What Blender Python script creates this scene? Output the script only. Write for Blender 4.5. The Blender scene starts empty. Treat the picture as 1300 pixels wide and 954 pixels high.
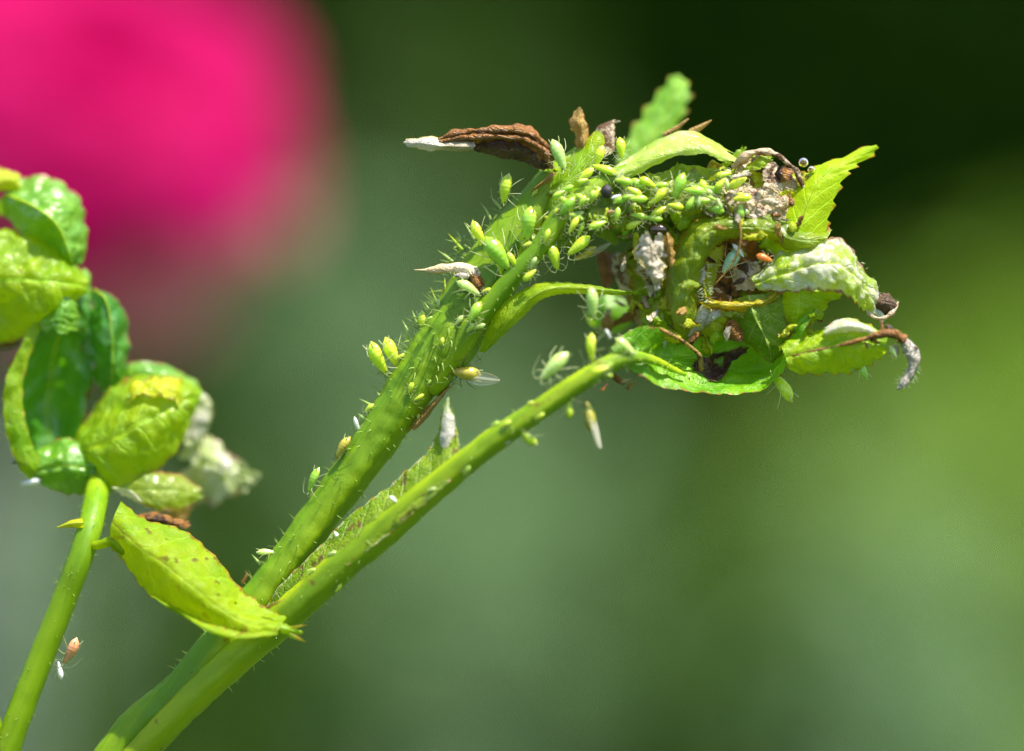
import bpy, math, random
import numpy as np
from mathutils import Vector, Matrix, noise

# ------------------------------------------------------------------ camera, sky, sun, exposure
sc = bpy.context.scene
sc.unit_settings.system = 'METRIC'
sc.unit_settings.scale_length = 0.01          # one unit is one centimetre
CAM_H = 70.0                                   # lens height above the lawn
CAM_D = 30.0                                   # lens to the plane of focus
S = 8.0 / 1300.0                               # centimetres per photo pixel at the plane of focus

cam = bpy.data.cameras.new('camera')
cam_o = bpy.data.objects.new('camera', cam)
sc.collection.objects.link(cam_o)
sc.camera = cam_o
cam_o.location = (0, -CAM_D, CAM_H)
cam_o.rotation_euler = (math.radians(90), 0, 0)
cam.sensor_width = 36
cam.lens = 36 * CAM_D / 8.0
cam.clip_start = 0.5
cam.clip_end = 200000
cam.dof.use_dof = True
cam.dof.focus_distance = CAM_D - 0.12
cam.dof.aperture_fstop = cam.lens * 1e-3 / 2.0 / 1.05     # lens opening of 2.1 cm

SUN_DIR = Vector((0.33, -0.27, 0.90)).normalized()
world = bpy.data.worlds.new('World')
sc.world = world
world.use_nodes = True
wn = world.node_tree
bgn = wn.nodes['Background']
skyn = wn.nodes.new('ShaderNodeTexSky')
skyn.sky_type = 'NISHITA'
skyn.sun_disc = False
skyn.sun_elevation = math.asin(SUN_DIR.z)
skyn.sun_rotation = math.atan2(SUN_DIR.x, SUN_DIR.y)
wn.links.new(skyn.outputs[0], bgn.inputs[0])
bgn.inputs[1].default_value = 0.115

sun = bpy.data.lights.new('sun', 'SUN')
sun_o = bpy.data.objects.new('sun', sun)
sc.collection.objects.link(sun_o)
sun.energy = 4.6
sun.angle = math.radians(0.53)
sun.color = (1.0, 0.94, 0.78)
sun_o.rotation_euler = SUN_DIR.to_track_quat('Z', 'Y').to_euler()
sun_o.location = (40, 10, 160)

sc.view_settings.view_transform = 'Standard'
sc.view_settings.look = 'None'
sc.view_settings.exposure = 1.45
sc.view_settings.gamma = 1.0
sc.view_settings.use_curve_mapping = False
sc.cycles.use_denoising = True
sc.cycles.max_bounces = 8
sc.cycles.transparent_max_bounces = 8
sc.cycles.caustics_reflective = False
sc.cycles.caustics_refractive = False
sc.cycles.sample_clamp_indirect = 6.0

C = sc.collection
random.seed(7)
rng = np.random.default_rng(7)

# ------------------------------------------------------------------ layout helpers
OFF = 0.0
def P(x, y, d=0.0):
    """photo pixel x, y at depth d (pixels of 0.06 mm behind the plane of focus) -> a place in the garden"""
    Y = (d + OFF) * S
    f = (CAM_D + Y) / CAM_D
    return np.array([(x - 650) * S * f, Y, CAM_H + (477 - y) * S * f])

def PC(x, y, cm):
    return P(x, y, cm / S)

def empty(name, loc, label=None, cat=None, group=None):
    o = bpy.data.objects.new(name, None)
    o.empty_display_size = 0.2
    C.objects.link(o)
    o.location = Vector(loc)
    tag(o, label, cat, group)
    return o

def tag(o, label=None, cat=None, group=None, kind=None):
    if label: o['label'] = label
    if cat: o['category'] = cat
    if group: o['group'] = group
    if kind: o['kind'] = kind
    return o

def world_loc(p):
    v = Vector((0, 0, 0))
    while p is not None:
        v += p.location
        p = p.parent
    return v

def mesh_obj(name, V, F, mat, parent=None, uv=None, attrs=None, smooth=True):
    V = np.asarray(V, float)
    if parent is not None:
        V = V - np.array(world_loc(parent))
    me = bpy.data.meshes.new(name)
    me.from_pydata(V.tolist(), [], F if isinstance(F, list) else F.tolist())
    if uv is not None:
        lay = me.uv_layers.new(name='UVMap')
        idx = np.empty(len(me.loops), dtype=np.int32)
        me.loops.foreach_get('vertex_index', idx)
        lay.data.foreach_set('uv', np.asarray(uv, np.float32)[idx].ravel())
    if attrs:
        for k, a in attrs.items():
            at = me.attributes.new(k, 'FLOAT', 'POINT')
            at.data.foreach_set('value', np.asarray(a, np.float32))
    if smooth:
        me.polygons.foreach_set('use_smooth', [True] * len(me.polygons))
    me.materials.append(mat)
    me.update()
    o = bpy.data.objects.new(name, me)
    C.objects.link(o)
    o.parent = parent
    return o

def catmull(A, n):
    """resample array A (k, ...) along axis 0 to n rows with a Catmull-Rom curve"""
    A = np.asarray(A, float)
    k = len(A)
    if k == 2:
        t = np.linspace(0, 1, n).reshape((-1,) + (1,) * (A.ndim - 1))
        return A[0] * (1 - t) + A[1] * t
    E = np.concatenate([[2 * A[0] - A[1]], A, [2 * A[-1] - A[-2]]])
    t = np.linspace(0, k - 1, n)
    i = np.minimum(t.astype(int), k - 2)
    u = (t - i).reshape((-1,) + (1,) * (A.ndim - 1))
    p0, p1, p2, p3 = E[i], E[i + 1], E[i + 2], E[i + 3]
    return 0.5 * (2 * p1 + (p2 - p0) * u + (2 * p0 - 5 * p1 + 4 * p2 - p3) * u ** 2 + (3 * p1 - p0 - 3 * p2 + p3) * u ** 3)

def grid_faces(nv, nu, wrap=False):
    F = []
    m = nu if wrap else nu - 1
    for i in range(nv - 1):
        for j in range(m):
            j2 = (j + 1) % nu
            F.append((i * nu + j, i * nu + j2, (i + 1) * nu + j2, (i + 1) * nu + j))
    return F

def grid_normals(G):
    du = np.gradient(G, axis=1)
    dv = np.gradient(G, axis=0)
    n = np.cross(du, dv)
    return n / (np.linalg.norm(n, axis=2, keepdims=True) + 1e-12)

def nz(p, f, seed=0.0):
    return noise.noise(Vector((p[0] * f + seed, p[1] * f - seed * 0.7, p[2] * f + seed * 1.3)))

# ------------------------------------------------------------------ materials
def new_mat(name):
    m = bpy.data.materials.new(name)
    m.use_nodes = True
    nt = m.node_tree
    nt.nodes.clear()
    out = nt.nodes.new('ShaderNodeOutputMaterial')
    return m, nt, out

class NB:
    """a little node builder"""
    def __init__(s, nt): s.nt = nt
    def n(s, t, **kw):
        nd = s.nt.nodes.new(t)
        for k, v in kw.items(): setattr(nd, k, v)
        return nd
    def link(s, a, b): s.nt.links.new(a, b)
    def setin(s, sock, v):
        if hasattr(v, 'is_output'): s.link(v, sock)
        elif v is not None: sock.default_value = v
    def math(s, op, a, b=None, clamp=False):
        nd = s.n('ShaderNodeMath', operation=op, use_clamp=clamp)
        s.setin(nd.inputs[0], a)
        if b is not None: s.setin(nd.inputs[1], b)
        return nd.outputs[0]
    def ramp(s, v, a, b, x=0.0, y=1.0):
        nd = s.n('ShaderNodeMapRange', interpolation_type='SMOOTHSTEP')
        s.setin(nd.inputs[0], v)
        nd.inputs[1].default_value = a; nd.inputs[2].default_value = b
        nd.inputs[3].default_value = x; nd.inputs[4].default_value = y
        return nd.outputs[0]
    def mix(s, f, a, b):
        nd = s.n('ShaderNodeMix', data_type='RGBA')
        s.setin(nd.inputs[0], f)
        s.setin(nd.inputs[6], a if hasattr(a, 'is_output') else (*a[:3], 1))
        s.setin(nd.inputs[7], b if hasattr(b, 'is_output') else (*b[:3], 1))
        return nd.outputs[2]
    def noise(s, scale, detail=3, rough=0.55, vec=None, dist=0.0):
        nd = s.n('ShaderNodeTexNoise')
        nd.inputs['Scale'].default_value = scale
        nd.inputs['Detail'].default_value = detail
        nd.inputs['Roughness'].default_value = rough
        nd.inputs['Distortion'].default_value = dist
        if vec is not None: s.link(vec, nd.inputs['Vector'])
        return nd.outputs[0]
    def obj(s):
        return s.n('ShaderNodeTexCoord').outputs['Object']

BROWN = (0.13, 0.055, 0.012)

def leaf_mat(name, a, b, trans=None, tf=0.45, brown=0.0, edge=0.0, felt=0.0, rough=0.34, veins=7, vein_col=None,
             brown_col=BROWN, edge_col=(0.22, 0.085, 0.01), felt_col=(0.62, 0.56, 0.56), spots=0.0, bump=0.5, spec=0.5, coat=0.0, coat_r=0.26):
    m, nt, out = new_mat(name)
    B = NB(nt)
    co = B.obj()
    uvn = B.n('ShaderNodeUVMap', uv_map='UVMap')
    sep = B.n('ShaderNodeSeparateXYZ'); B.link(uvn.outputs[0], sep.inputs[0])
    u, v = sep.outputs[0], sep.outputs[1]
    uu = B.math('ABSOLUTE', B.math('SUBTRACT', B.math('MULTIPLY', u, 2.0), 1.0))
    n1 = B.noise(3.2, 4, 0.6, co)
    n2 = B.noise(16.0, 4, 0.6, co)
    n3 = B.noise(60.0, 3, 0.6, co)
    col = B.mix(B.ramp(n1, 0.32, 0.68), a, b)
    dark = B.mix(0.5, col, tuple(x * 0.45 for x in a))
    col = B.mix(B.ramp(n2, 0.45, 0.75, 0, 0.55), col, dark)
    # side veins and midrib, from the leaf's own coordinates
    wob = B.math('MULTIPLY', B.math('SUBTRACT', n2, 0.5), 0.35)
    ph = B.math('ADD', B.math('SUBTRACT', B.math('MULTIPLY', v, float(veins)), B.math('MULTIPLY', uu, 1.6)), wob)
    fr = B.math('ABSOLUTE', B.math('SUBTRACT', B.math('FRACT', ph), 0.5))
    vein = B.ramp(fr, 0.0, 0.09, 1.0, 0.0)
    vein = B.math('MULTIPLY', vein, B.ramp(uu, 0.75, 1.0, 1.0, 0.0))
    mid = B.ramp(uu, 0.02, 0.07, 1.0, 0.0)
    vm = B.math('MAXIMUM', vein, mid)
    vor = B.n('ShaderNodeTexVoronoi', feature='DISTANCE_TO_EDGE'); vor.inputs['Scale'].default_value = 18.0
    B.link(co, vor.inputs['Vector'])
    net = B.ramp(vor.outputs[0], 0.0, 0.08, 1.0, 0.0)
    vm2 = B.math('MAXIMUM', vm, B.math('MULTIPLY', net, 0.35))
    vc = vein_col or tuple(min(1, x * 1.7 + 0.03) for x in a)
    col = B.mix(B.math('MULTIPLY', vm2, 0.55), col, vc)
    if spots:
        sp = B.ramp(B.noise(9.0, 2, 0.5, co), 0.75 - spots * 0.15, 0.79 - spots * 0.15)
        col = B.mix(B.math('MULTIPLY', sp, 0.8), col, brown_col)
    if felt:
        fm = B.ramp(B.math('ADD', B.math('MULTIPLY', n1, 0.6), B.math('MULTIPLY', n2, 0.4)), 0.62 - felt * 0.3, 0.74 - felt * 0.3)
        fm = B.math('MULTIPLY', fm, B.ramp(n3, 0.3, 0.6, 0.55, 1.0))
        col = B.mix(fm, col, felt_col)  # whitish felt; the same tint also paints pale highlights
    tip = B.n('ShaderNodeAttribute', attribute_name='tooth').outputs['Fac']
    em = B.ramp(B.math('ADD', uu, B.math('MULTIPLY', B.math('SUBTRACT', n2, 0.5), 0.5)), 1.0 - edge * 0.5, 1.06 - edge * 0.35) if edge else None
    if em is not None:
        col = B.mix(B.math('MULTIPLY', em, 0.9), col, edge_col)
    col = B.mix(B.ramp(tip, 0.35, 0.95, 0, 0.9), col, (0.42, 0.075, 0.01))
    if brown:
        bm = B.ramp(B.math('ADD', B.math('MULTIPLY', n1, 0.65), B.math('MULTIPLY', n2, 0.35)), 0.70 - brown * 0.42, 0.78 - brown * 0.42)
        col = B.mix(bm, col, B.mix(n3, brown_col, tuple(x * 0.35 for x in brown_col)))
    pr = B.n('ShaderNodeBsdfPrincipled')
    B.link(col, pr.inputs['Base Color'])
    rr = B.ramp(n2, 0.3, 0.7, rough * 0.75, rough * 1.35)
    B.link(rr, pr.inputs['Roughness'])
    pr.inputs['Specular IOR Level'].default_value = spec
    pr.inputs['Coat Weight'].default_value = coat
    pr.inputs['Coat Roughness'].default_value = coat_r
    hgt = B.math('ADD', B.math('MULTIPLY', vm2, -0.7), B.math('MULTIPLY', B.math('ADD', n2, B.math('MULTIPLY', n3, 0.4)), 1.0))
    bp = B.n('ShaderNodeBump'); bp.inputs['Strength'].default_value = bump; bp.inputs['Distance'].default_value = 0.03
    B.link(hgt, bp.inputs['Height']); B.link(bp.outputs[0], pr.inputs['Normal'])
    tr = B.n('ShaderNodeBsdfTranslucent')
    tc = B.mix(0.65, col, trans) if trans else col
    if brown or edge:
        tc = B.mix(bm if brown else em, tc, col)
    B.link(tc, tr.inputs['Color']); B.link(bp.outputs[0], tr.inputs['Normal'])
    mx = B.n('ShaderNodeMixShader'); mx.inputs[0].default_value = tf
    B.link(pr.outputs[0], mx.inputs[1]); B.link(tr.outputs[0], mx.inputs[2])
    B.link(mx.outputs[0], out.inputs[0])
    return m

def flesh_mat(name, a, b, scale=6.0, rough=0.38, sss=0.35, sr=(0.05, 0.07, 0.01), brown=0.0, bump=0.25, spec=0.5, streak=None, brown_col=BROWN, fine=45.0):
    """juicy plant or insect tissue: light soaks in a little"""
    m, nt, out = new_mat(name)
    B = NB(nt)
    co = B.obj()
    vec = co
    if streak:
        mp = B.n('ShaderNodeMapping', vector_type='TEXTURE'); B.link(co, mp.inputs[0])
        mp.inputs['Rotation'].default_value = (0, -streak, 0)
        mp.inputs['Scale'].default_value = (7.0, 0.7, 0.55)
        vec = mp.outputs[0]
    n1 = B.noise(scale, 4, 0.6, vec)
    n2 = B.noise(fine, 3, 0.6, co)
    col = B.mix(B.ramp(n1, 0.3, 0.7), a, b)
    if brown:
        bn = B.noise(7.0, 4, 0.65, co)
        bm = B.ramp(bn, 0.74 - brown * 0.2, 0.82 - brown * 0.2)
        col = B.mix(B.math('MULTIPLY', bm, 0.8), col, brown_col)
    pr = B.n('ShaderNodeBsdfPrincipled')
    B.link(col, pr.inputs['Base Color'])
    B.link(B.ramp(n2, 0.3, 0.7, rough * 0.8, rough * 1.25), pr.inputs['Roughness'])
    pr.inputs['Specular IOR Level'].default_value = spec
    if sss:
        pr.inputs['Subsurface Weight'].default_value = sss
        pr.inputs['Subsurface Radius'].default_value = (1.0, 1.2, 0.25)
        pr.inputs['Subsurface Scale'].default_value = sr[0]
    bp = B.n('ShaderNodeBump'); bp.inputs['Strength'].default_value = bump; bp.inputs['Distance'].default_value = 0.012
    B.link(B.math('ADD', n1, B.math('MULTIPLY', n2, 0.6)), bp.inputs['Height']); B.link(bp.outputs[0], pr.inputs['Normal'])
    B.link(pr.outputs[0], out.inputs[0])
    return m

def sheer_mat(name, col, tf=0.5, rough=0.35, alpha=1.0):
    m, nt, out = new_mat(name)
    B = NB(nt)
    pr = B.n('ShaderNodeBsdfPrincipled'); pr.inputs['Base Color'].default_value = (*col, 1); pr.inputs['Roughness'].default_value = rough
    tr = B.n('ShaderNodeBsdfTranslucent'); tr.inputs['Color'].default_value = (*col, 1)
    mx = B.n('ShaderNodeMixShader'); mx.inputs[0].default_value = tf
    B.link(pr.outputs[0], mx.inputs[1]); B.link(tr.outputs[0], mx.inputs[2])
    if alpha < 1:
        tp = B.n('ShaderNodeBsdfTransparent')
        m2 = B.n('ShaderNodeMixShader'); m2.inputs[0].default_value = alpha
        B.link(tp.outputs[0], m2.inputs[1]); B.link(mx.outputs[0], m2.inputs[2])
        B.link(m2.outputs[0], out.inputs[0])
    else:
        B.link(mx.outputs[0], out.inputs[0])
    return m

G_STEM = flesh_mat('stem_green', (0.085, 0.19, 0.001), (0.20, 0.30, 0.001), 3.0, 0.5, 0.65, (0.14,) * 3, brown=0.18, spec=0.3, bump=0.3, streak=0.95)
G_STEM_Y = flesh_mat('petiole_green', (0.12, 0.22, 0.001), (0.25, 0.33, 0.001), 3.0, 0.5, 0.65, (0.14,) * 3, brown=0.55, spec=0.3, bump=0.35, streak=0.75)
G_STEM_L = flesh_mat('side_stem_green', (0.085, 0.19, 0.001), (0.17, 0.27, 0.001), 3.0, 0.5, 0.7, (0.14,) * 3, brown=0.1, spec=0.25, bump=0.3, streak=1.2)
G_SHADE = flesh_mat('rachis_green', (0.10, 0.20, 0.003), (0.26, 0.34, 0.008), 9.0, 0.45, 0.4, (0.1,) * 3, brown=0.5, bump=0.9)
HAIR = sheer_mat('hair_pale_green', (0.42, 0.55, 0.16), 0.5, 0.3)
HAIR_W = sheer_mat('hair_white', (0.62, 0.66, 0.5), 0.45, 0.3)

YG_T = (0.80, 0.95, 0.003)
LF_BRIGHT = leaf_mat('leaf_bright', (0.17, 0.34, 0.004), (0.32, 0.44, 0.004), YG_T, 0.55, brown=0.05, edge=0.10, rough=0.36, spots=0.35, coat=0.25, spec=0.35)
LF_DROOP = leaf_mat('leaf_yellow_green', (0.19, 0.34, 0.002), (0.32, 0.42, 0.002), (0.72, 0.80, 0.002), 0.55, brown=0.04, edge=0.12, rough=0.45, veins=8, spots=0.75, spec=0.22, bump=0.3)
LF_GLOSS = leaf_mat('leaf_glossy', (0.10, 0.28, 0.008), (0.20, 0.40, 0.010), (0.45, 0.72, 0.006), 0.42, edge=0.12, rough=0.33, veins=7, bump=0.35, coat=1.0, coat_r=0.34, spots=0.2)
LF_GLOSS_D = leaf_mat('leaf_glossy_dark', (0.045, 0.19, 0.006), (0.085, 0.27, 0.008), (0.20, 0.55, 0.004), 0.38, edge=0.10, rough=0.33, veins=7, bump=0.35, coat=1.0, coat_r=0.34)
LF_YELLOW = leaf_mat('leaf_yellow', (0.36, 0.46, 0.010), (0.50, 0.52, 0.010), (0.75, 0.75, 0.004), 0.5, brown=0.10, edge=0.35, rough=0.32)
LF_OLIVE = leaf_mat('leaf_olive', (0.10, 0.19, 0.004), (0.25, 0.32, 0.008), (0.72, 0.84, 0.006), 0.48, brown=0.14, edge=0.45, rough=0.36, spots=0.5, coat=0.4)
LF_VEIN = leaf_mat('leaf_dark_veined', (0.10, 0.21, 0.008), (0.18, 0.30, 0.010), (0.36, 0.52, 0.006), 0.4, brown=0.06, edge=0.2, veins=5, vein_col=(0.45, 0.55, 0.10), rough=0.4)
LF_BOAT = leaf_mat('leaf_boat', (0.09, 0.28, 0.006), (0.20, 0.42, 0.008), (0.40, 0.70, 0.004), 0.42, edge=0.06, rough=0.3, veins=6, bump=0.5)
LF_FELT = leaf_mat('leaf_felt_sheen', (0.26, 0.40, 0.008), (0.38, 0.48, 0.012), (0.66, 0.76, 0.02), 0.45, felt=0.60, edge=0.2, rough=0.32, felt_col=(0.60, 0.57, 0.52), bump=0.5, coat=0.8, coat_r=0.3)  # felt patches also paint the leaf's silver-white sheen
LF_SILVER = leaf_mat('leaf_pale', (0.36, 0.46, 0.16), (0.55, 0.60, 0.36), (0.7, 0.78, 0.25), 0.4, felt=0.6, edge=0.15, rough=0.3, bump=0.6)
LF_DRY = leaf_mat('leaf_dried_pale', (0.50, 0.36, 0.20), (0.72, 0.60, 0.44), (0.75, 0.60, 0.30), 0.42, brown=0.46, edge=0.25, felt=0.42, rough=0.45, bump=0.7, felt_col=(0.80, 0.72, 0.68), brown_col=(0.24, 0.11, 0.035), coat=0.5, coat_r=0.2)
LF_TAN = leaf_mat('leaf_dried_tan', (0.34, 0.20, 0.04), (0.48, 0.32, 0.10), (0.6, 0.35, 0.05), 0.35, brown=0.35, edge=0.3, rough=0.45, bump=0.8)
LF_BROWN = leaf_mat('leaf_withered_brown', (0.20, 0.075, 0.010), (0.32, 0.135, 0.018), (0.35, 0.14, 0.03), 0.12, brown=0.42, edge=0.1, rough=0.38, bump=1.0, brown_col=(0.075, 0.026, 0.008))
LF_DARK = leaf_mat('leaf_withered_or_shade', (0.05, 0.022, 0.008), (0.09, 0.045, 0.014), None, 0.08, brown=0.3, rough=0.4, bump=0.9, brown_col=(0.02, 0.009, 0.004))  # withered tissue, also used for painted shade under and between leaves
LF_WHITE = leaf_mat('leaf_bleached', (0.46, 0.38, 0.27), (0.66, 0.59, 0.52), (0.7, 0.6, 0.3), 0.3, brown=0.12, edge=0.35, felt=0.3, rough=0.4, bump=0.8, edge_col=(0.4, 0.3, 0.02))
LF_GREY = leaf_mat('leaf_withered_grey', (0.34, 0.29, 0.23), (0.56, 0.51, 0.45), None, 0.15, brown=0.40, rough=0.4, bump=1.0, brown_col=(0.10, 0.06, 0.03), coat=0.4)
LF_PALEB = leaf_mat('leaf_pale_ragged', (0.30, 0.38, 0.10), (0.55, 0.58, 0.36), (0.6, 0.66, 0.2), 0.4, felt=0.5, brown=0.22, edge=0.35, rough=0.3, bump=0.6, coat=0.6)
LF_BACK = leaf_mat('leaf_soft_green', (0.16, 0.38, 0.02), (0.26, 0.48, 0.03), (0.45, 0.70, 0.05), 0.4, felt=0.25, rough=0.35)

# ------------------------------------------------------------------ builders for plant parts
def tube(name, pts, mat, parent, ring=18, n=60, ridges=0.0, rough=0.0, seed=0, cap=True):
    """pts: (x, y, d, radius) in photo pixels; a tapered stem with a rounded end"""
    A = np.array([[*P(p[0], p[1], p[2]), p[3] * S * (CAM_D + (p[2] + OFF) * S) / CAM_D] for p in pts])
    A = catmull(A, n)
    Pn, R = A[:, :3], np.maximum(A[:, 3], 1e-4)
    T = np.gradient(Pn, axis=0); T /= np.linalg.norm(T, axis=1, keepdims=True)
    ref = np.array([0, -1.0, 0.02])
    V = []
    for i in range(n):
        a = np.cross(T[i], ref); a /= np.linalg.norm(a) + 1e-9
        b = np.cross(a, T[i])
        for j in range(ring):
            th = 2 * math.pi * j / ring
            r = R[i] * (1 + ridges * math.cos(5 * th + 0.4))
            q = Pn[i] + r * (math.cos(th) * a + math.sin(th) * b)
            if rough:
                q = Pn[i] + (q - Pn[i]) * (1 + rough * nz(q, 7.0, seed) + rough * 0.5 * nz(q, 19.0, seed + 3))
            V.append(q)
    F = grid_faces(n, ring, True)
    if cap:
        c0, c1 = len(V), len(V) + 1
        V.append(Pn[0] - T[0] * R[0] * 0.5); V.append(Pn[-1] + T[-1] * R[-1] * 0.6)
        for j in range(ring):
            F.append((j, c0, (j + 1) % ring)); F.append(((n - 1) * ring + j, (n - 1) * ring + (j + 1) % ring, c1))
    uv = [(j / ring, i / n) for i in range(n) for j in range(ring)] + ([(0, 0), (0, 1)] if cap else [])
    return mesh_obj(name, V, F, mat, parent, uv)

def patch(name, rows, mat, parent, nv=44, nu=22, teeth=0, amp=0.0, quilt=1.2, crumple=2.0, cf=5.0, seed=0, veins=6, midrib=None, rag=None, rnd=None, holes=0.0):
    """a leaf blade through rows of control points (x, y, d); teeth along both edges, quilted between the veins"""
    G = np.array([[P(*c) for c in r] for r in rows])
    G = catmull(G, nv)
    G = np.swapaxes(catmull(np.swapaxes(G, 0, 1), nu), 0, 1)
    if rag is None: rag = 0.0 if teeth else 0.22
    if rnd is None: rnd = 0.0 if teeth else 0.65
    if rag or rnd:
        uu, vv = np.meshgrid(np.linspace(-1, 1, nu), np.linspace(-1, 1, nv))
        f1 = np.array([[noise.noise(Vector((v * 3.1 + seed, np.sign(u) * 5.0, 0.3))) + 0.6 * noise.noise(Vector((v * 8.3 + seed, np.sign(u) * 9.0, 1.3))) for u in (-1, 1)] for v in np.linspace(-1, 1, nv)])
        f2 = np.array([[noise.noise(Vector((u * 2.6 + seed, np.sign(v) * 7.0, 4.3))) + 0.6 * noise.noise(Vector((u * 7.3 + seed, np.sign(v) * 3.0, 6.3))) for v in (-1, 1)] for u in np.linspace(-1, 1, nu)])
        fu = np.where(uu < 0, f1[:, :1], f1[:, 1:]); fv = np.where(vv < 0, f2[None, :, 0], f2[None, :, 1])
        au = np.clip(uu * np.sqrt(1 - rnd * vv ** 2 / 2) * (1 - rag * (0.35 + fu)), -1, 1)
        av = np.clip(vv * np.sqrt(1 - rnd * uu ** 2 / 2) * (1 - rag * (0.35 + fv)), -1, 1)
        x = (au + 1) / 2 * (nu - 1); y = (av + 1) / 2 * (nv - 1)
        x0 = np.minimum(x.astype(int), nu - 2); y0 = np.minimum(y.astype(int), nv - 2)
        a = (x - x0)[..., None]; b = (y - y0)[..., None]
        G = (G[y0, x0] * (1 - a) + G[y0, x0 + 1] * a) * (1 - b) + (G[y0 + 1, x0] * (1 - a) + G[y0 + 1, x0 + 1] * a) * b
    N = grid_normals(G)
    tooth = np.zeros((nv, nu))
    out = G.copy()
    for i in range(nv):
        v = i / (nv - 1)
        for j in range(nu):
            u = j / (nu - 1); s = abs(2 * u - 1)
            p = G[i, j]
            ph = (v * veins - s * 1.0) % 1.0
            q = (math.sin(math.pi * ph) ** 0.7) * (1 - s ** 4) * quilt
            q += -1.3 * quilt * math.exp(-(s / 0.10) ** 2)
            c = crumple * (nz(p, cf, seed) + 0.5 * nz(p, cf * 2.7, seed + 5) + 0.22 * nz(p, cf * 6.5, seed + 9))
            out[i, j] = p + N[i, j] * (q + c) * S
    if teeth:
        for side in (0, 1):
            j0, j1 = (0, 1) if side == 0 else (nu - 1, nu - 2)
            e = G[:, j0] - G[:, j1]
            e /= np.linalg.norm(e, axis=1, keepdims=True) + 1e-9
            t = np.gradient(G[:, j0], axis=0); t /= np.linalg.norm(t, axis=1, keepdims=True) + 1e-9
            for i in range(nv):
                f = (i / (nv - 1) * teeth + 0.13 * side + 0.25 * nz(G[i, j0], 1.5, seed)) % 1.0
                saw = (f / 0.72) ** 1.4 if f < 0.72 else (1 - f) / 0.28
                endf = min(1, i / 3, (nv - 1 - i) / 3)
                for k, w in ((0, 1.0), (1, 0.55), (2, 0.2)):
                    jj = j0 + k if side == 0 else j0 - k
                    out[i, jj] += (e[i] * saw + 0.4 * t[i] * saw) * amp * S * w * endf
                tooth[i, j0] = saw * endf; tooth[i, j1] = 0.4 * saw * endf
    V = out.reshape(-1, 3)
    uv = [(j / (nu - 1), i / (nv - 1)) for i in range(nv) for j in range(nu)]
    FF = grid_faces(nv, nu)
    if holes:
        FF = [f for f in FF if noise.noise(Vector((V[f[0]] * 4.5).tolist()) + Vector((seed, 0, 0))) < 0.55 - holes]
    o = mesh_obj(name, V, FF, mat, parent, uv, {'tooth': tooth.ravel()})
    if midrib:
        j = nu // 2
        line = 0.5 * (out[:, j] + out[:, nu - 1 - j]) + N[:, j] * (-0.4 * S)
        rib_tube('midrib', line, midrib[0] * S, midrib[1], o)
    return o

def rib_tube(name, line, r, mat, parent, ring=6):
    n = len(line); T = np.gradient(line, axis=0); T /= np.linalg.norm(T, axis=1, keepdims=True) + 1e-9
    V = []
    for i in range(n):
        a = np.cross(T[i], [0, -1, 0.03]); a /= np.linalg.norm(a) + 1e-9
        b = np.cross(a, T[i])
        rr = r * (1 - 0.75 * i / n)
        for k in range(ring):
            th = 2 * math.pi * k / ring
            V.append(line[i] + rr * (math.cos(th) * a + math.sin(th) * b))
    return mesh_obj(name, V, grid_faces(n, ring, True), mat, parent)

def spike(V, F, p, d, L, r, bend=0.0):
    """append one tapered hair to the lists"""
    d = np.asarray(d, float); d /= np.linalg.norm(d)
    a = np.cross(d, [0.3, 0.5, 0.8]); a /= np.linalg.norm(a); b = np.cross(d, a)
    s = len(V)
    side = a * math.cos(bend * 7) + b * math.sin(bend * 7)
    for t, k in ((0, 1.0), (0.5, 0.6)):
        for q in range(4):
            th = math.pi / 2 * q
            V.append(p + d * L * t + side * L * bend * t * t + r * k * (math.cos(th) * a + math.sin(th) * b))
    V.append(p + d * L + side * L * bend)
    for q in range(4):
        q2 = (q + 1) % 4
        F.append((s + q, s + q2, s + 4 + q2, s + 4 + q)); F.append((s + 4 + q, s + 4 + q2, s + 8))

def hairs_on(tubes, parent, mat, name='hairs'):
    """tubes: list of (pts, count, min length, max length, start, end, radius)"""
    V, F = [], []
    for pts, cnt, l0, l1, t0, t1, rr in tubes:
        A = np.array([[*P(p[0], p[1], p[2]), p[3] * S] for p in pts]); A = catmull(A, 80)
        T = np.gradient(A[:, :3], axis=0); T /= np.linalg.norm(T, axis=1, keepdims=True)
        for _ in range(cnt):
            i = min(79, int(79 * random.uniform(t0, t1))); th = random.uniform(0, 2 * math.pi)
            a = np.cross(T[i], [0, -1, 0.02]); a /= np.linalg.norm(a); b = np.cross(a, T[i])
            dr = math.cos(th) * a + math.sin(th) * b
            dirn = dr + T[i] * random.uniform(-0.3, 0.5) + np.array([random.gauss(0, 0.2) for _ in range(3)])
            spike(V, F, A[i, :3] + dr * A[i, 3] * 0.97, dirn, random.uniform(l0, l1) * S, rr * S * random.uniform(0.7, 1.2), random.uniform(-0.25, 0.25))
    o = mesh_obj(name, V, F, mat, parent, smooth=False)
    o['kind'] = 'stuff'
    return o

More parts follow.
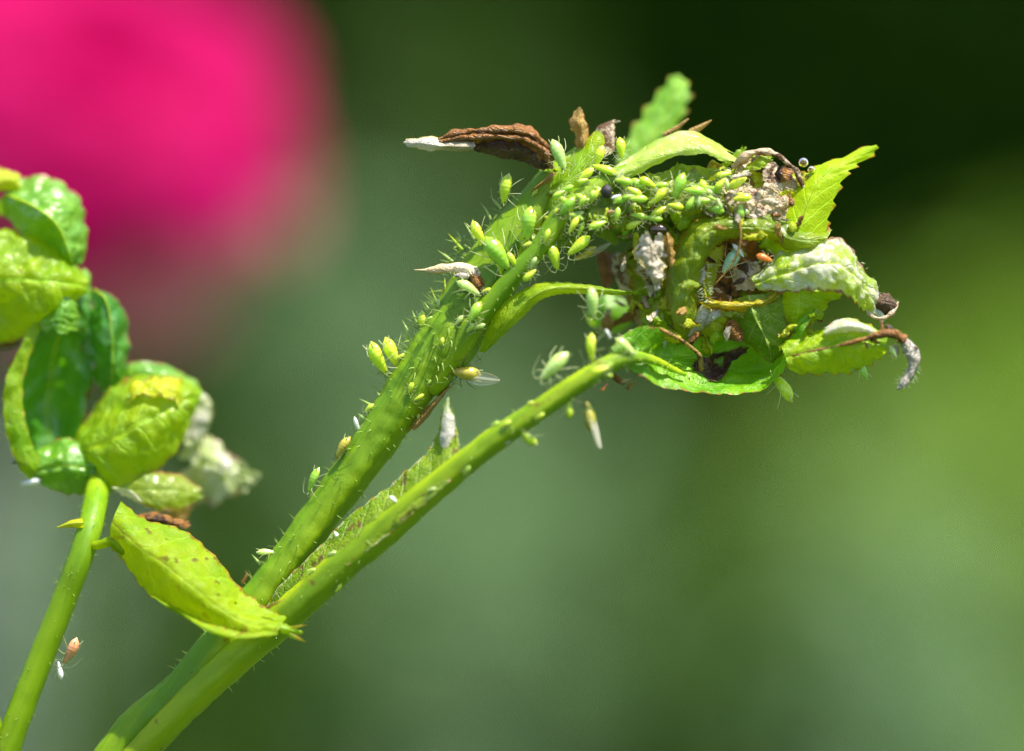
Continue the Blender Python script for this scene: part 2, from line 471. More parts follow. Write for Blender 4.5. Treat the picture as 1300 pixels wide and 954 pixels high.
# ------------------------------------------------------------------ the garden behind: lawn, hedge, shrubs
def shrub_mat(name, a, b, tf=0.45, rough=0.5, spec=0.3):
    m, nt, out = new_mat(name)
    B = NB(nt)
    geo = B.n('ShaderNodeNewGeometry')
    rnd = geo.outputs['Random Per Island']
    col = B.mix(rnd, a, b)
    pr = B.n('ShaderNodeBsdfPrincipled'); B.link(col, pr.inputs['Base Color']); pr.inputs['Roughness'].default_value = rough; pr.inputs['Specular IOR Level'].default_value = spec
    tr = B.n('ShaderNodeBsdfTranslucent'); B.link(col, tr.inputs['Color'])
    mx = B.n('ShaderNodeMixShader'); mx.inputs[0].default_value = tf
    B.link(pr.outputs[0], mx.inputs[1]); B.link(tr.outputs[0], mx.inputs[2]); B.link(mx.outputs[0], out.inputs[0])
    return m

BARK = flesh_mat('bark', (0.08, 0.05, 0.03), (0.16, 0.11, 0.07), 0.6, 0.8, 0, brown=0.0, bump=0.8, fine=3.0)

m, nt, out = new_mat('lawn_turf')
B = NB(nt); co = B.obj()
pr = B.n('ShaderNodeBsdfPrincipled')
B.link(B.mix(B.noise(0.02, 6, 0.65, co), (0.04, 0.085, 0.015), (0.085, 0.14, 0.025)), pr.inputs['Base Color'])
pr.inputs['Roughness'].default_value = 0.8
bp = B.n('ShaderNodeBump'); bp.inputs['Distance'].default_value = 2.0; B.link(B.noise(0.6, 5, 0.7, co), bp.inputs['Height']); B.link(bp.outputs[0], pr.inputs['Normal'])
B.link(pr.outputs[0], out.inputs[0])
LAWN = m
gx = np.linspace(-1, 1, 41); gx = np.sign(gx) * np.abs(gx) ** 3 * 60000
V = [(x, y, 0.9 * noise.noise(Vector((x * 0.01, y * 0.01, 0)))) for y in gx for x in gx]
ground = mesh_obj('ground', V, grid_faces(41, 41), LAWN)
tag(ground, 'green lawn under the garden plants', 'lawn', kind='structure')

def leaf_cloud(name, pts, size, mat, parent, droop=0.3, asp=0.42):
    V, F = [], []
    for p, nrm in pts:
        L = size * random.uniform(0.6, 1.3)
        d = Vector((random.gauss(0, 1), random.gauss(0, 1), random.gauss(0, 0.7) - droop)).normalized()
        n = Vector(nrm) + Vector((random.gauss(0, 0.5), random.gauss(0, 0.5), random.gauss(0, 0.5) + 0.35))
        s = d.cross(n)
        if s.length < 1e-4: continue
        s.normalize(); n = s.cross(d)
        w = L * asp
        b = len(V)
        p = Vector(p)
        V += [p, p + d * L * 0.5 + s * w * 0.5 + n * w * 0.18, p + d * L * 0.5, p + d * L * 0.5 - s * w * 0.5 + n * w * 0.18, p + d * L - n * L * 0.12]
        F += [(b, b + 2, b + 1), (b, b + 3, b + 2), (b + 1, b + 2, b + 4), (b + 2, b + 3, b + 4)]
    return mesh_obj(name, [tuple(v) for v in V], F, mat, parent, smooth=False)

def shrub(name, base_px, cm, top_px, half_px, nleaf, size, mat, label, cat='shrub', group='shrubs growing behind the rose', asp=0.42):
    """a leafy shrub rooted in the lawn, cm behind the focus plane; its crown tops out at top_px"""
    c = PC(base_px, 500, cm); top = PC(base_px, top_px, cm)[2]
    hw = abs(PC(base_px + half_px, 0, cm)[0] - c[0])
    root = empty(name, (c[0], cm, 0), label, cat, group)
    zc = top * 0.55; rz = top - zc
    tv, tf_ = [], []
    pts = []
    nb = 9
    ends = []
    for k in range(nb):
        a = 2 * math.pi * k / nb + random.uniform(-0.3, 0.3)
        e = np.array([c[0] + math.cos(a) * hw * 0.6 * random.uniform(0.4, 1), cm + math.sin(a) * hw * 0.6 * random.uniform(0.4, 1), zc + rz * random.uniform(0.1, 0.8)])
        ends.append(e)
        line = np.array([[c[0] + random.uniform(-1, 1), cm + random.uniform(-1, 1), 0.0], [(c[0] * 2 + e[0]) / 3, (cm * 2 + e[1]) / 3, zc * 0.5], e])
        line = catmull(line, 10)
        rib_tube('stem', line, 0.9, BARK, root)
    for _ in range(nleaf):
        v = np.array([random.gauss(0, 1) for _ in range(3)]); v /= np.linalg.norm(v)
        r = random.random() ** 0.3
        lump = 1 + 0.25 * noise.noise(Vector((v * 2.2 + base_px * 0.01).tolist()))
        pts.append(((c[0] + v[0] * hw * r * lump, cm + v[1] * hw * r * lump, zc + v[2] * rz * r * lump), v))
    leaf_cloud('foliage', pts, size, mat, root, asp=asp)
    return root

SH_DARK = shrub_mat('hedge_shade_dark', (0.007, 0.024, 0.001), (0.015, 0.050, 0.002), 0.3, 0.9, 0.05)  # hedge leaves darkened in colour to stand in for shade
SH_MID = shrub_mat('shrub_mid', (0.022, 0.072, 0.003), (0.055, 0.125, 0.006))
SH_LIT = shrub_mat('shrub_yellow_green', (0.13, 0.25, 0.012), (0.26, 0.40, 0.05))
SH_GREY = shrub_mat('shrub_grey_green', (0.12, 0.23, 0.085), (0.26, 0.39, 0.20))
SH_PALE = shrub_mat('shrub_silver', (0.30, 0.40, 0.28), (0.52, 0.60, 0.48))
SH_DEEP = shrub_mat('shrub_deep', (0.022, 0.06, 0.004), (0.05, 0.11, 0.008))
SH_OLIVE = shrub_mat('shrub_olive', (0.05, 0.12, 0.004), (0.10, 0.19, 0.010))

# clipped hedge closing the garden, its shade put into the dark leaf colour
hd = empty('hedge', (0, 330, 0), 'tall evergreen hedge, coloured dark for shade, closing the garden, blurred, behind the withered tip', 'hedge')
HW, HT, HZ = 420, 45, 260
bx = []
for z in (4, HZ - 12):
    for x, y in ((-HW + 8, 330 - HT + 16), (HW - 8, 330 - HT + 16), (HW - 8, 330 + HT - 16), (-HW + 8, 330 + HT - 16)): bx.append((x, y, z))
mesh_obj('twig_core', bx, [(0, 1, 5, 4), (1, 2, 6, 5), (2, 3, 7, 6), (3, 0, 4, 7), (4, 5, 6, 7), (3, 2, 1, 0)], SH_DARK, hd, smooth=False)
pts = []
for _ in range(16000):
    x = random.uniform(-HW, HW); z = random.uniform(0, HZ)
    if random.random() < 0.25: pts.append(((x, random.uniform(330 - HT, 330 + HT), HZ - random.random() * 10), (0, 0, 1)))
    else:
        if random.random() < 0.45: x = random.uniform(-70, 70); z = random.uniform(30, 130)
        y = 330 - HT + random.random() ** 2 * 16 + 6 * noise.noise(Vector((x * 0.03, 0, z * 0.03)))
        pts.append(((x, y, z), (0, -1, 0.2)))
leaf_cloud('foliage', pts, 6.0, SH_DARK, hd, asp=0.3)

shrub('shrub', 1270, 190, 330, 300, 3200, 4.5, SH_LIT, 'blurred yellow-green shrub filling the side behind the grey drooping leaf tip')
shrub('shrub', 1010, 225, 480, 260, 2600, 4.2, SH_OLIVE, 'blurred olive green shrub low behind the boat-shaped leaf')
shrub('shrub', 690, 165, 600, 210, 2600, 3.6, SH_GREY, 'blurred grey-green shrub below the arching leaf stalk')
shrub('shrub', 1160, 150, 640, 190, 2200, 3.6, SH_GREY, 'blurred grey-green shrub in the lower corner below the grey drooping tip')
shrub('shrub', 440, 215, 235, 200, 2800, 4.0, SH_GREY, 'blurred grey-green shrub between the pink rose and the thorny stem')
shrub('shrub', 300, 170, 420, 170, 2200, 4.0, SH_MID, 'blurred mid green shrub under the pink rose')
shrub('shrub', 30, 150, 560, 130, 2000, 3.2, SH_PALE, 'blurred silvery shrub behind the glossy curled leaves')
shrub('shrub', 560, 260, -60, 240, 2400, 4.6, SH_DEEP, 'blurred tall dark green shrub behind the brown withered leaf')
shrub('shrub', 160, 130, 740, 150, 1800, 3.6, SH_MID, 'blurred dark green shrub behind the drooping yellow-green leaf')
shrub('shrub', 880, 150, 620, 120, 1800, 3.6, SH_MID, 'blurred green shrub between two grey-green shrubs')

# ------------------------------------------------------------------ the pink rose, well behind the shoots
m, nt, out = new_mat('petal_pink')
B = NB(nt)
uvn = B.n('ShaderNodeUVMap', uv_map='UVMap'); sep = B.n('ShaderNodeSeparateXYZ'); B.link(uvn.outputs[0], sep.inputs[0])
col = B.mix(B.ramp(sep.outputs[1], 0.55, 1.0), (0.55, 0.001, 0.13), (0.60, 0.002, 0.20))
col = B.mix(B.math('MULTIPLY', B.noise(1.5, 3, 0.5, B.obj()), 0.35), col, (0.52, 0.001, 0.05))
pr = B.n('ShaderNodeBsdfPrincipled'); B.link(col, pr.inputs['Base Color']); pr.inputs['Roughness'].default_value = 0.7; pr.inputs['Specular IOR Level'].default_value = 0.15
tr = B.n('ShaderNodeBsdfTranslucent'); B.link(col, tr.inputs['Color'])
mx = B.n('ShaderNodeMixShader'); mx.inputs[0].default_value = 0.62
B.link(pr.outputs[0], mx.inputs[1]); B.link(tr.outputs[0], mx.inputs[2]); B.link(mx.outputs[0], out.inputs[0])
PETAL = m
m2, nt, out = new_mat('petal_backlit')
B = NB(nt)
col = B.mix(B.noise(2.0, 3, 0.5, B.obj()), (0.60, 0.15, 0.20), (0.70, 0.26, 0.29))  # pale pink paints the light coming through thin outer petals
pr = B.n('ShaderNodeBsdfPrincipled'); B.link(col, pr.inputs['Base Color']); pr.inputs['Roughness'].default_value = 0.7; pr.inputs['Specular IOR Level'].default_value = 0.15
tr = B.n('ShaderNodeBsdfTranslucent'); B.link(col, tr.inputs['Color'])
mx = B.n('ShaderNodeMixShader'); mx.inputs[0].default_value = 0.45
B.link(pr.outputs[0], mx.inputs[1]); B.link(tr.outputs[0], mx.inputs[2]); B.link(mx.outputs[0], out.inputs[0])
PETAL_BACKLIT = m2

RC = PC(120, 95, 24.0)
rose = empty('pink_rose', (RC[0], RC[1], RC[2]), 'large blurred magenta-pink rose bloom in the upper corner', 'rose')
face = Vector((0.22, -0.74, 0.62)).normalized()
fq = face.to_track_quat('Z', 'Y')
def petal(az, open_, L, W, mat, seed):
    nv, nu = 14, 12
    G = np.zeros((nv, nu, 3))
    for i in range(nv):
        t = i / (nv - 1)
        ang = open_ * (0.25 + 0.75 * t) + 0.35 * t * t * open_
        w = W * (math.sin(math.pi * min(1, t * 0.80 + 0.08)) ** 0.7)
        r = L * t * math.sin(min(ang, 1.75)) + 0.12
        z = L * t * math.cos(ang) - 0.5
        for j in range(nu):
            u = 2 * j / (nu - 1) - 1
            a2 = az + u * w / max(r + 0.45, 0.3)
            rr = r - 0.12 * u * u * W * t
            q = Vector((math.cos(a2) * rr, math.sin(a2) * rr, z + 0.10 * math.sin(5 * u + seed) * t - 0.15 * t * u * u))
            q += 0.08 * noise.noise_vector(q * 1.3 + Vector((seed, 0, 0)))
            G[i, j] = np.array(fq @ q) + RC
    uv = [(j / (nu - 1), i / (nv - 1)) for i in range(nv) for j in range(nu)]
    return mesh_obj('petal', G.reshape(-1, 3), grid_faces(nv, nu), mat, rose, uv)
k = 0
for lay, (cnt, op, L, W) in enumerate([(4, 0.12, 1.3, 0.7), (5, 0.35, 1.7, 1.0), (6, 0.65, 2.1, 1.25), (7, 0.95, 2.5, 1.5), (8, 1.22, 3.15, 1.9), (8, 1.5, 3.3, 2.1)]):
    for i in range(cnt):
        petal(2 * math.pi * i / cnt + lay * 0.7 + random.uniform(-0.12, 0.12), op * random.uniform(0.93, 1.07), L, W, PETAL_BACKLIT if lay == 5 else PETAL, k * 1.7); k += 1
back = RC - np.array(face) * 0.6
line = catmull(np.array([RC, back, back + [0.1, 0.6, -2.0], [RC[0] - 1.0, RC[1] + 3.0, RC[2] - 14], [RC[0] - 3, RC[1] + 6, 0]]), 40)
rib_tube('stem', line, 0.28, G_STEM_L, rose, 10)
for i in range(5):
    a = 2 * math.pi * i / 5
    pv = [np.array(fq @ Vector((math.cos(a + w) * r, math.sin(a + w) * r, z))) + RC for w, r, z in ((0, .2, -.55), (.35, .7, -.75), (0, 1.7, -.9), (-.35, .7, -.75))]
    mesh_obj('sepal', pv, [(0, 1, 2, 3)], SH_MID, rose, smooth=False)

# ------------------------------------------------------------------ the infested shoot
SO = P(235, 865, 0)
shoot = empty('rose_shoot', (SO[0], SO[1], 0), 'aphid-infested green rose shoot arching up to a curled, withered leaf tip', 'rose shoot')

main_pts = [(-320, 11830, 60, 48), (-260, 6000, 60, 42), (-60, 1700, 30, 32), (108, 1040, 8, 26), (240, 864, 0, 24), (338, 748, 0, 24), (400, 664, 0, 24.5), (475, 562, 0, 27), (525, 487, 0, 31), (562, 434, 2, 35), (606, 378, 8, 36)]
tube('stem', main_pts, G_STEM, shoot, 40, 220, 0.03, 0.08, 1)
up_pts = [(560, 450, 6, 36), (600, 382, 10, 40), (640, 318, 14, 36), (680, 268, 16, 31), (712, 226, 18, 24), (738, 195, 20, 12)]
tube('stem', up_pts, G_STEM, shoot, 22, 60, 0.03, 0.06, 2)
front_pts = [(545, 492, -4, 20), (592, 424, -24, 15), (642, 362, -34, 12.5), (686, 312, -36, 12.5), (716, 268, -30, 14), (752, 240, -22, 13), (800, 216, -14, 10)]
tube('petiole', front_pts, G_STEM, shoot, 18, 70, 0.02, 0.05, 3)
rach_pts = [(672, 305, 10, 26), (720, 275, 14, 34), (775, 266, 20, 34), (830, 258, 24, 30), (885, 250, 24, 26), (950, 245, 20, 18)]
tube('rachis', rach_pts, G_SHADE, shoot, 30, 90, 0.08, 0.5, 4)
sec_pts = [(20, 1130, 14, 19.4), (170, 960, -4, 21.1), (268, 864, -14, 21.1), (345, 798, -24, 21.1), (404, 743, -38, 21.1), (480, 680, -54, 20.2), (560, 612, -70, 17.6), (620, 564, -80, 15.8), (690, 516, -88, 13.6), (750, 476, -88, 12.3), (790, 456, -80, 10.6), (824, 456, -62, 6.2), (870, 476, -34, 2.6)]
tube('petiole', sec_pts, G_STEM_Y, shoot, 30, 130, 0.04, 0.09, 5)
# winged stipule along the second stalk, ending in a pale free tip
STIP = leaf_mat('stipule_green', (0.13, 0.25, 0.002), (0.24, 0.34, 0.004), (0.45, 0.62, 0.02), 0.35, brown=0.12, edge=0.16, spots=0.9, edge_col=(0.42, 0.46, 0.22), veins=14, bump=0.8)
patch('stipule', [[(318, 796, -20), (334, 800, -36), (348, 800, -44)], [(372, 728, -28), (390, 742, -48), (404, 746, -54)], [(436, 664, -36), (456, 684, -66), (474, 692, -74)], [(492, 620, -44), (516, 644, -78), (530, 646, -84)], [(538, 580, -50), (556, 602, -80), (570, 610, -88)], [(556, 545, -52), (570, 566, -66), (584, 584, -70)], [(565, 508, -54), (569, 512, -56), (575, 520, -58)]],
      STIP, shoot, 60, 18, 22, 3, 0.8, 5, 6, 1)
patch('stipule', [[(556, 572, -60), (566, 575, -68), (574, 580, -62)], [(560, 540, -60), (568, 542, -68), (580, 548, -62)], [(566, 503, -56), (568, 502, -58), (571, 504, -56)]], LF_SILVER, shoot, 20, 10, 0, 0, 0, 3, 6, 2)
# brown scar lip under the main stem
patch('stipule', [[(510, 556, -2), (520, 552, -14), (530, 548, -4)], [(530, 528, -6), (540, 526, -20), (550, 522, -6)], [(556, 504, -8), (562, 500, -18), (568, 497, -6)], [(574, 488, -6), (577, 486, -10), (580, 484, -6)]], LF_TAN, shoot, 24, 8, 0, 0, 0.2, 1.5, 9, 3)
# long pointed leaflet in front of the fork
patch('leaflet', [[(608, 446, -14), (613, 448, -16), (618, 446, -14)], [(630, 398, -32), (646, 408, -44), (662, 404, -30)], [(658, 372, -32), (672, 380, -44), (688, 380, -30)], [(696, 359, -30), (704, 366, -40), (714, 373, -28)], [(745, 362, -22), (747, 367, -28), (750, 373, -20)], [(785, 369, -14), (785, 371, -16), (786, 374, -12)], [(810, 370, -8), (810, 371, -8), (810, 373, -8)]],
      LF_BRIGHT, shoot, 90, 16, 20, 3.2, 0.8, 1.5, 6, 4, 5, (1.2, G_STEM_Y))
# green sheath and narrow stipule tips at the fork
patch('stipule', [[(690, 312, -14), (700, 305, -26), (712, 300, -14)], [(692, 262, -8), (706, 262, -30), (724, 268, -16)], [(704, 222, -2), (722, 228, -24), (742, 236, -14)], [(734, 190, 4), (746, 196, -12), (758, 204, -8)], [(758, 165, 6), (762, 168, 2), (768, 174, 4)]], LF_BRIGHT, shoot, 50, 14, 9, 3, 0.6, 2.0, 7, 5)
patch('stipule', [[(712, 214, 0), (706, 222, -8), (700, 232, 0)], [(698, 220, -12), (692, 229, -22), (686, 238, -14)], [(684, 234, -16), (680, 238, -20), (675, 243, -16)], [(672, 244, -12), (672, 245, -13), (671, 246, -12)]], LF_TAN, shoot, 20, 8, 0, 0, 0.3, 1.0, 8, 6)
# brown claw and grey dried flap standing at the fork
patch('bract', [[(734, 195, 10), (740, 196, 2), (750, 192, 10)], [(730, 170, 8), (738, 170, -4), (746, 166, 8)], [(726, 155, 6), (735, 152, -6), (744, 158, 6)], [(733, 138, 4), (736, 136, 0), (740, 139, 4)]], LF_TAN, shoot, 30, 10, 4, 5, 0, 4, 9, 7)
patch('bract', [[(745, 205, 8), (762, 206, 0), (782, 202, 8)], [(752, 180, 14), (766, 176, 4), (782, 178, 12)], [(758, 160, 18), (770, 158, 10), (782, 158, 14)], [(782, 150, 18), (786, 152, 14), (790, 157, 16)]], LF_DRY, shoot, 24, 12, 0, 0, 0, 3, 8, 8)
# pale fuzzy dried bract that sticks out like a thorn
tube('bract', [(606, 350, -20, 8), (590, 343, -26, 6), (572, 341, -28, 4.5), (550, 343, -28, 3.0), (526, 343, -28, 1.0)], leaf_mat('bract_straw', (0.62, 0.46, 0.24), (0.78, 0.66, 0.48), None, 0.2, brown=0.12, rough=0.5, bump=0.8), shoot, 12, 40, 0.15, 0.6, 9)
tube('bract', [(600, 352, -22, 4), (588, 350, -30, 5), (576, 350, -30, 2)], LF_WHITE, shoot, 10, 20, 0.1, 0.5, 10)
# brown patch drawn as the dark pocket behind the thorn-like bract
patch('bract', [[(590, 352, -24), (600, 346, -34), (612, 350, -26)], [(598, 366, -26), (606, 364, -36), (616, 364, -28)], [(606, 380, -26), (608, 380, -28), (614, 378, -26)]], LF_BROWN, shoot, 16, 8, 0, 0, 0, 3, 9, 11)

# the long brown withered leaflet
patch('withered_leaflet', [[(703, 222, 2), (700, 216, -14), (696, 212, -20), (690, 214, -14)], [(698, 186, 6), (693, 182, -14), (686, 190, -26), (678, 196, -16)], [(678, 165, 8), (670, 165, -14), (660, 174, -30), (654, 184, -16)], [(642, 160, 8), (636, 162, -16), (628, 171, -32), (624, 181, -16)], [(606, 161, 8), (600, 164, -14), (596, 172, -28), (594, 182, -16)], [(576, 164, 6), (570, 169, -12), (566, 176, -22), (564, 186, -12)], [(556, 174, 2), (553, 178, -8), (551, 182, -12), (552, 187, -6)]],
      LF_BROWN, shoot, 100, 36, 0, 0, 0.5, 9, 3.2, 12, rag=0.12, rnd=0.3)
for yo, sd_ in ((0, 112), (9, 113)):
    tube('leaf_ridge', [(700, 205 + yo, -22, 4), (690, 182 + yo, -26, 3.6), (668, 168 + yo, -28, 3.8), (634, 165 + yo, -28, 3.4), (600, 166 + yo, -26, 3.4), (570, 172 + yo * 0.7, -20, 3.5), (556, 178 + yo * 0.5, -14, 2)], LF_BROWN, shoot, 12, 90, 0.1, 0.9, sd_)
patch('withered_leaflet', [[(612, 178, -20), (606, 186, -26), (600, 192, -18)], [(574, 178, -16), (568, 186, -24), (562, 193, -14)], [(544, 174, -12), (541, 183, -20), (537, 192, -10)], [(511, 176, -6), (512, 181, -8), (515, 186, -6)]], LF_WHITE, shoot, 34, 14, 0, 0, 0, 4, 6, 13, rag=0.1, rnd=0.4)
patch('withered_leaflet', [[(702, 190, -6), (700, 206, -16), (698, 222, -6)], [(672, 176, -4), (668, 190, -20), (664, 208, -8)], [(636, 176, -4), (632, 188, -20), (628, 200, -8)], [(600, 178, -4), (598, 184, -14), (596, 194, -8)]], LF_DARK, shoot, 40, 20, 0, 0, 0, 5, 5, 14, rag=0.12, rnd=0.3)  # dark sheet painting the shade under the brown leaflet

# soft serrated leaflet rising behind the fork
patch('leaflet', [[(782, 208, 130), (800, 215, 120), (822, 206, 130)], [(796, 182, 135), (820, 188, 120), (842, 182, 132)], [(812, 158, 140), (838, 160, 124), (858, 158, 136)], [(826, 135, 145), (850, 132, 130), (868, 134, 140)], [(844, 112, 148), (858, 110, 138), (871, 114, 144)], [(858, 95, 150), (861, 95, 147), (865, 97, 149)]], LF_BACK, shoot, 60, 18, 5, 12, 1.5, 2, 5, 15, 6, (1.6, G_STEM_Y))
for a, b_, L in (((842, 172), (874, 151), 3.2), ((876, 168), (903, 153), 4.2)):
    tube('bract', [(a[0], a[1], 12, L), ((a[0] + b_[0]) / 2, (a[1] + b_[1]) / 2 + 1, 10, L * 0.9), (b_[0], b_[1], 8, 1)], LF_TAN, shoot, 8, 16, 0.1, 0.3, 16)

# rolled leaflet on the tip, its white highlight put into the pale colour
patch('rolled_leaflet', [[(742, 246, 8), (744, 232, -12), (752, 238, -26), (760, 248, -20)], [(786, 216, 18), (793, 204, -6), (800, 215, -28), (806, 226, -24)], [(832, 180, 24), (842, 175, -2), (846, 193, -30), (850, 204, -28)], [(866, 168, 26), (878, 167, -2), (884, 184, -30), (886, 197, -32)], [(902, 184, 22), (908, 182, -2), (914, 195, -26), (916, 206, -28)], [(936, 200, 12), (940, 199, -2), (944, 207, -14), (945, 214, -14)]],
      leaf_mat('leaf_rolled', (0.34, 0.48, 0.05), (0.55, 0.62, 0.22), (0.66, 0.78, 0.05), 0.42, edge=0.08, felt=0.35, rough=0.26, bump=0.35, coat=0.3, felt_col=(0.66, 0.66, 0.52)), shoot, 50, 20, 0, 0, 0.8, 2.0, 6, 17)
patch('leaflet', [[(800, 226, 4), (830, 214, -14), (870, 206, -10), (930, 210, 0), (960, 214, 0)], [(790, 248, -4), (830, 242, -26), (880, 236, -24), (930, 236, -14), (972, 236, -4)], [(800, 275, -2), (835, 272, -24), (880, 268, -26), (925, 262, -18), (960, 262, -8)], [(820, 300, 6), (845, 296, -10), (880, 290, -12), (910, 280, -8), (940, 276, -2)]], LF_OLIVE, shoot, 60, 60, 0, 0, 1.2, 11, 5, 18, holes=0.12)
# crumpled pale dried leaf between roll and hollow
patch('dried_leaflet', [[(918, 200, 4), (950, 192, 0), (985, 206, 4), (1022, 216, 10)], [(925, 225, -8), (955, 220, -16), (990, 226, -14), (1024, 240, 0)], [(905, 248, -14), (945, 246, -26), (985, 252, -24), (1020, 262, -6)], [(880, 268, -18), (930, 268, -32), (970, 272, -32), (1012, 280, -12)], [(868, 288, -16), (915, 288, -28), (960, 296, -30), (1000, 304, -14)]], LF_DRY, shoot, 70, 70, 0, 0, 0, 12, 5.5, 19, holes=0.2)
tube('dried_stalk', [(930, 212, -16, 3.5), (944, 200, -22, 4), (962, 192, -26, 3.6), (982, 195, -26, 4.4), (998, 206, -22, 3.4), (1012, 220, -14, 4), (1022, 244, -10, 3)], LF_DRY, shoot, 12, 60, 0.15, 1.0, 20)
patch('withered_leaflet', [[(950, 200, -6), (966, 196, -8), (984, 202, -6)], [(952, 212, -12), (968, 212, -14), (986, 212, -12)], [(958, 220, -14), (970, 222, -16), (982, 220, -14)]], LF_DARK, shoot, 14, 12, 0, 0, 0, 2, 9, 21)  # dark sheet painting the shade inside the loop's hole
patch('withered_leaflet', [[(984, 212, -16), (994, 208, -22), (1006, 212, -16)], [(982, 222, -20), (994, 222, -28), (1008, 222, -18)], [(986, 230, -18), (996, 232, -24), (1004, 230, -18)]], LF_BROWN, shoot, 14, 12, 0, 0, 0, 3, 9, 22)
# bright toothed leaflet pointing up at the end
patch('leaflet', [[(972, 296, -16), (1008, 304, -34), (1046, 300, -18)], [(992, 270, -10), (1022, 268, -28), (1052, 272, -16)], [(1010, 240, -4), (1036, 236, -20), (1062, 242, -12)], [(1034, 214, 2), (1054, 216, -10), (1074, 220, -6)], [(1066, 202, 6), (1078, 204, 0), (1088, 208, 2)], [(1112, 184, 10), (1114, 186, 8), (1116, 188, 10)]],
      leaf_mat('leaf_toothed', (0.28, 0.48, 0.006), (0.42, 0.58, 0.006), (0.75, 0.88, 0.003), 0.52, edge=0.06, rough=0.4, veins=6, spec=0.25, bump=0.3), shoot, 96, 20, 6, 7, 0.8, 1.5, 5, 23, 6, (1.2, G_STEM_Y))
# green band that arches over the hollow
patch('curled_leaflet', [[(858, 440, -8), (864, 438, -16), (870, 434, -10)], [(846, 385, -12), (866, 385, -38), (888, 388, -18)], [(855, 335, -14), (876, 342, -44), (896, 348, -18)], [(868, 296, -14), (886, 308, -46), (902, 322, -18)], [(892, 276, -14), (906, 292, -46), (918, 308, -18)], [(932, 270, -14), (936, 288, -46), (938, 302, -20)], [(976, 272, -14), (976, 290, -44), (974, 304, -20)], [(1018, 288, -12), (1012, 304, -42), (1004, 318, -18)], [(1056, 294, -10), (1048, 306, -30), (1036, 316, -14)]], LF_OLIVE, shoot, 120, 22, 16, 4, 2.4, 8, 4.5, 24)
patch('curled_leaflet', [[(886, 300, 4), (910, 296, 22), (950, 296, 34), (1000, 306, 20)], [(884, 330, 4), (910, 330, 34), (950, 332, 44), (1000, 340, 24)], [(886, 360, 0), (912, 360, 26), (950, 362, 36), (1000, 366, 20)], [(894, 384, -10), (915, 388, 6), (950, 390, 10), (996, 384, 6)]], LF_BROWN, shoot, 26, 26, 0, 0, 0, 5, 7, 25)
patch('curled_leaflet', [[(896, 312, -16), (908, 306, -6), (926, 306, 0)], [(890, 338, -20), (900, 336, -8), (920, 330, 4)], [(890, 362, -24), (898, 360, -14), (908, 358, -2)], [(894, 380, -28), (900, 378, -20), (908, 376, -12)]], LF_YELLOW, shoot, 30, 10, 0, 0, 0, 2.5, 8, 26)
patch('dried_leaflet', [[(926, 340, 0), (945, 330, -6), (972, 334, 0)], [(928, 358, -4), (948, 350, -14), (968, 352, -6)], [(930, 374, -8), (948, 370, -16), (966, 372, -10)]], LF_DRY, shoot, 18, 14, 0, 0, 0, 4, 9, 27)
patch('curled_leaflet', [[(884, 374, -20), (886, 382, -26), (888, 392, -20)], [(912, 378, -14), (913, 386, -36), (914, 396, -22)], [(945, 380, -14), (946, 387, -38), (947, 398, -22)], [(975, 374, -14), (978, 380, -34), (980, 388, -22)], [(996, 354, -16), (1000, 358, -24), (1004, 364, -20)]], leaf_mat('leaf_lip', (0.36, 0.30, 0.01), (0.45, 0.42, 0.02), (0.7, 0.5, 0.01), 0.4, edge=0.5, brown=0.15, rough=0.34, edge_col=(0.35, 0.09, 0.01)), shoot, 50, 16, 0, 0, 0.4, 6, 6, 28, rag=0.35)
# felted leaflet with shiny rim and dark curled end
patch('felted_leaflet', [[(952, 352, -24), (958, 360, -30), (966, 368, -26)], [(998, 322, -18), (1000, 345, -46), (1000, 370, -40)], [(1040, 302, -10), (1042, 332, -52), (1040, 368, -46)], [(1076, 308, -2), (1076, 338, -48), (1070, 372, -46)], [(1102, 345, 6), (1096, 362, -34), (1090, 386, -38)], [(1118, 378, 8), (1112, 388, -18), (1104, 397, -24)], [(1126, 396, 6), (1120, 402, -8), (1112, 406, -12)]], LF_FELT, shoot, 90, 34, 12, 3.5, 4.0, 9, 4.5, 29, 6, (1.4, G_STEM_Y))
patch('withered_tip', [[(1106, 372, -6), (1112, 384, -20), (1106, 400, -14)], [(1122, 370, -4), (1126, 384, -22), (1118, 404, -12)], [(1134, 378, -2), (1138, 388, -14), (1130, 402, -8)], [(1139, 388, 0), (1140, 392, -4), (1137, 398, -2)]], LF_DARK, shoot, 24, 14, 0, 0, 0, 5, 8, 30)
tube('withered_tip', [(1102, 398, -18, 3), (1112, 404, -20, 3), (1124, 403, -18, 3.2), (1136, 394, -14, 3), (1140, 384, -10, 2)], LF_DRY, shoot, 10, 40, 0.1, 0.9, 31)
# flaps below
patch('leaflet', [[(984, 366, -16), (1016, 366, -30), (1056, 376, -16)], [(986, 384, -14), (1014, 388, -32), (1046, 384, -18)], [(990, 402, -12), (1012, 404, -28), (1034, 396, -16)], [(1000, 418, -10), (1008, 416, -18), (1018, 410, -12)]], LF_BRIGHT, shoot, 40, 18, 4, 3, 1, 2, 6, 32)
patch('leaflet', [[(916, 384, -10), (950, 376, -26), (998, 372, -14)], [(924, 405, -8), (958, 402, -30), (1000, 398, -16)], [(942, 428, -6), (970, 426, -28), (1002, 424, -14)], [(962, 446, -4), (978, 446, -18), (996, 442, -10)], [(975, 462, -4), (979, 464, -8), (984, 462, -6)]], LF_VEIN, shoot, 50, 26, 5, 4, 2.4, 6, 4, 33, 5, (1.0, HAIR))
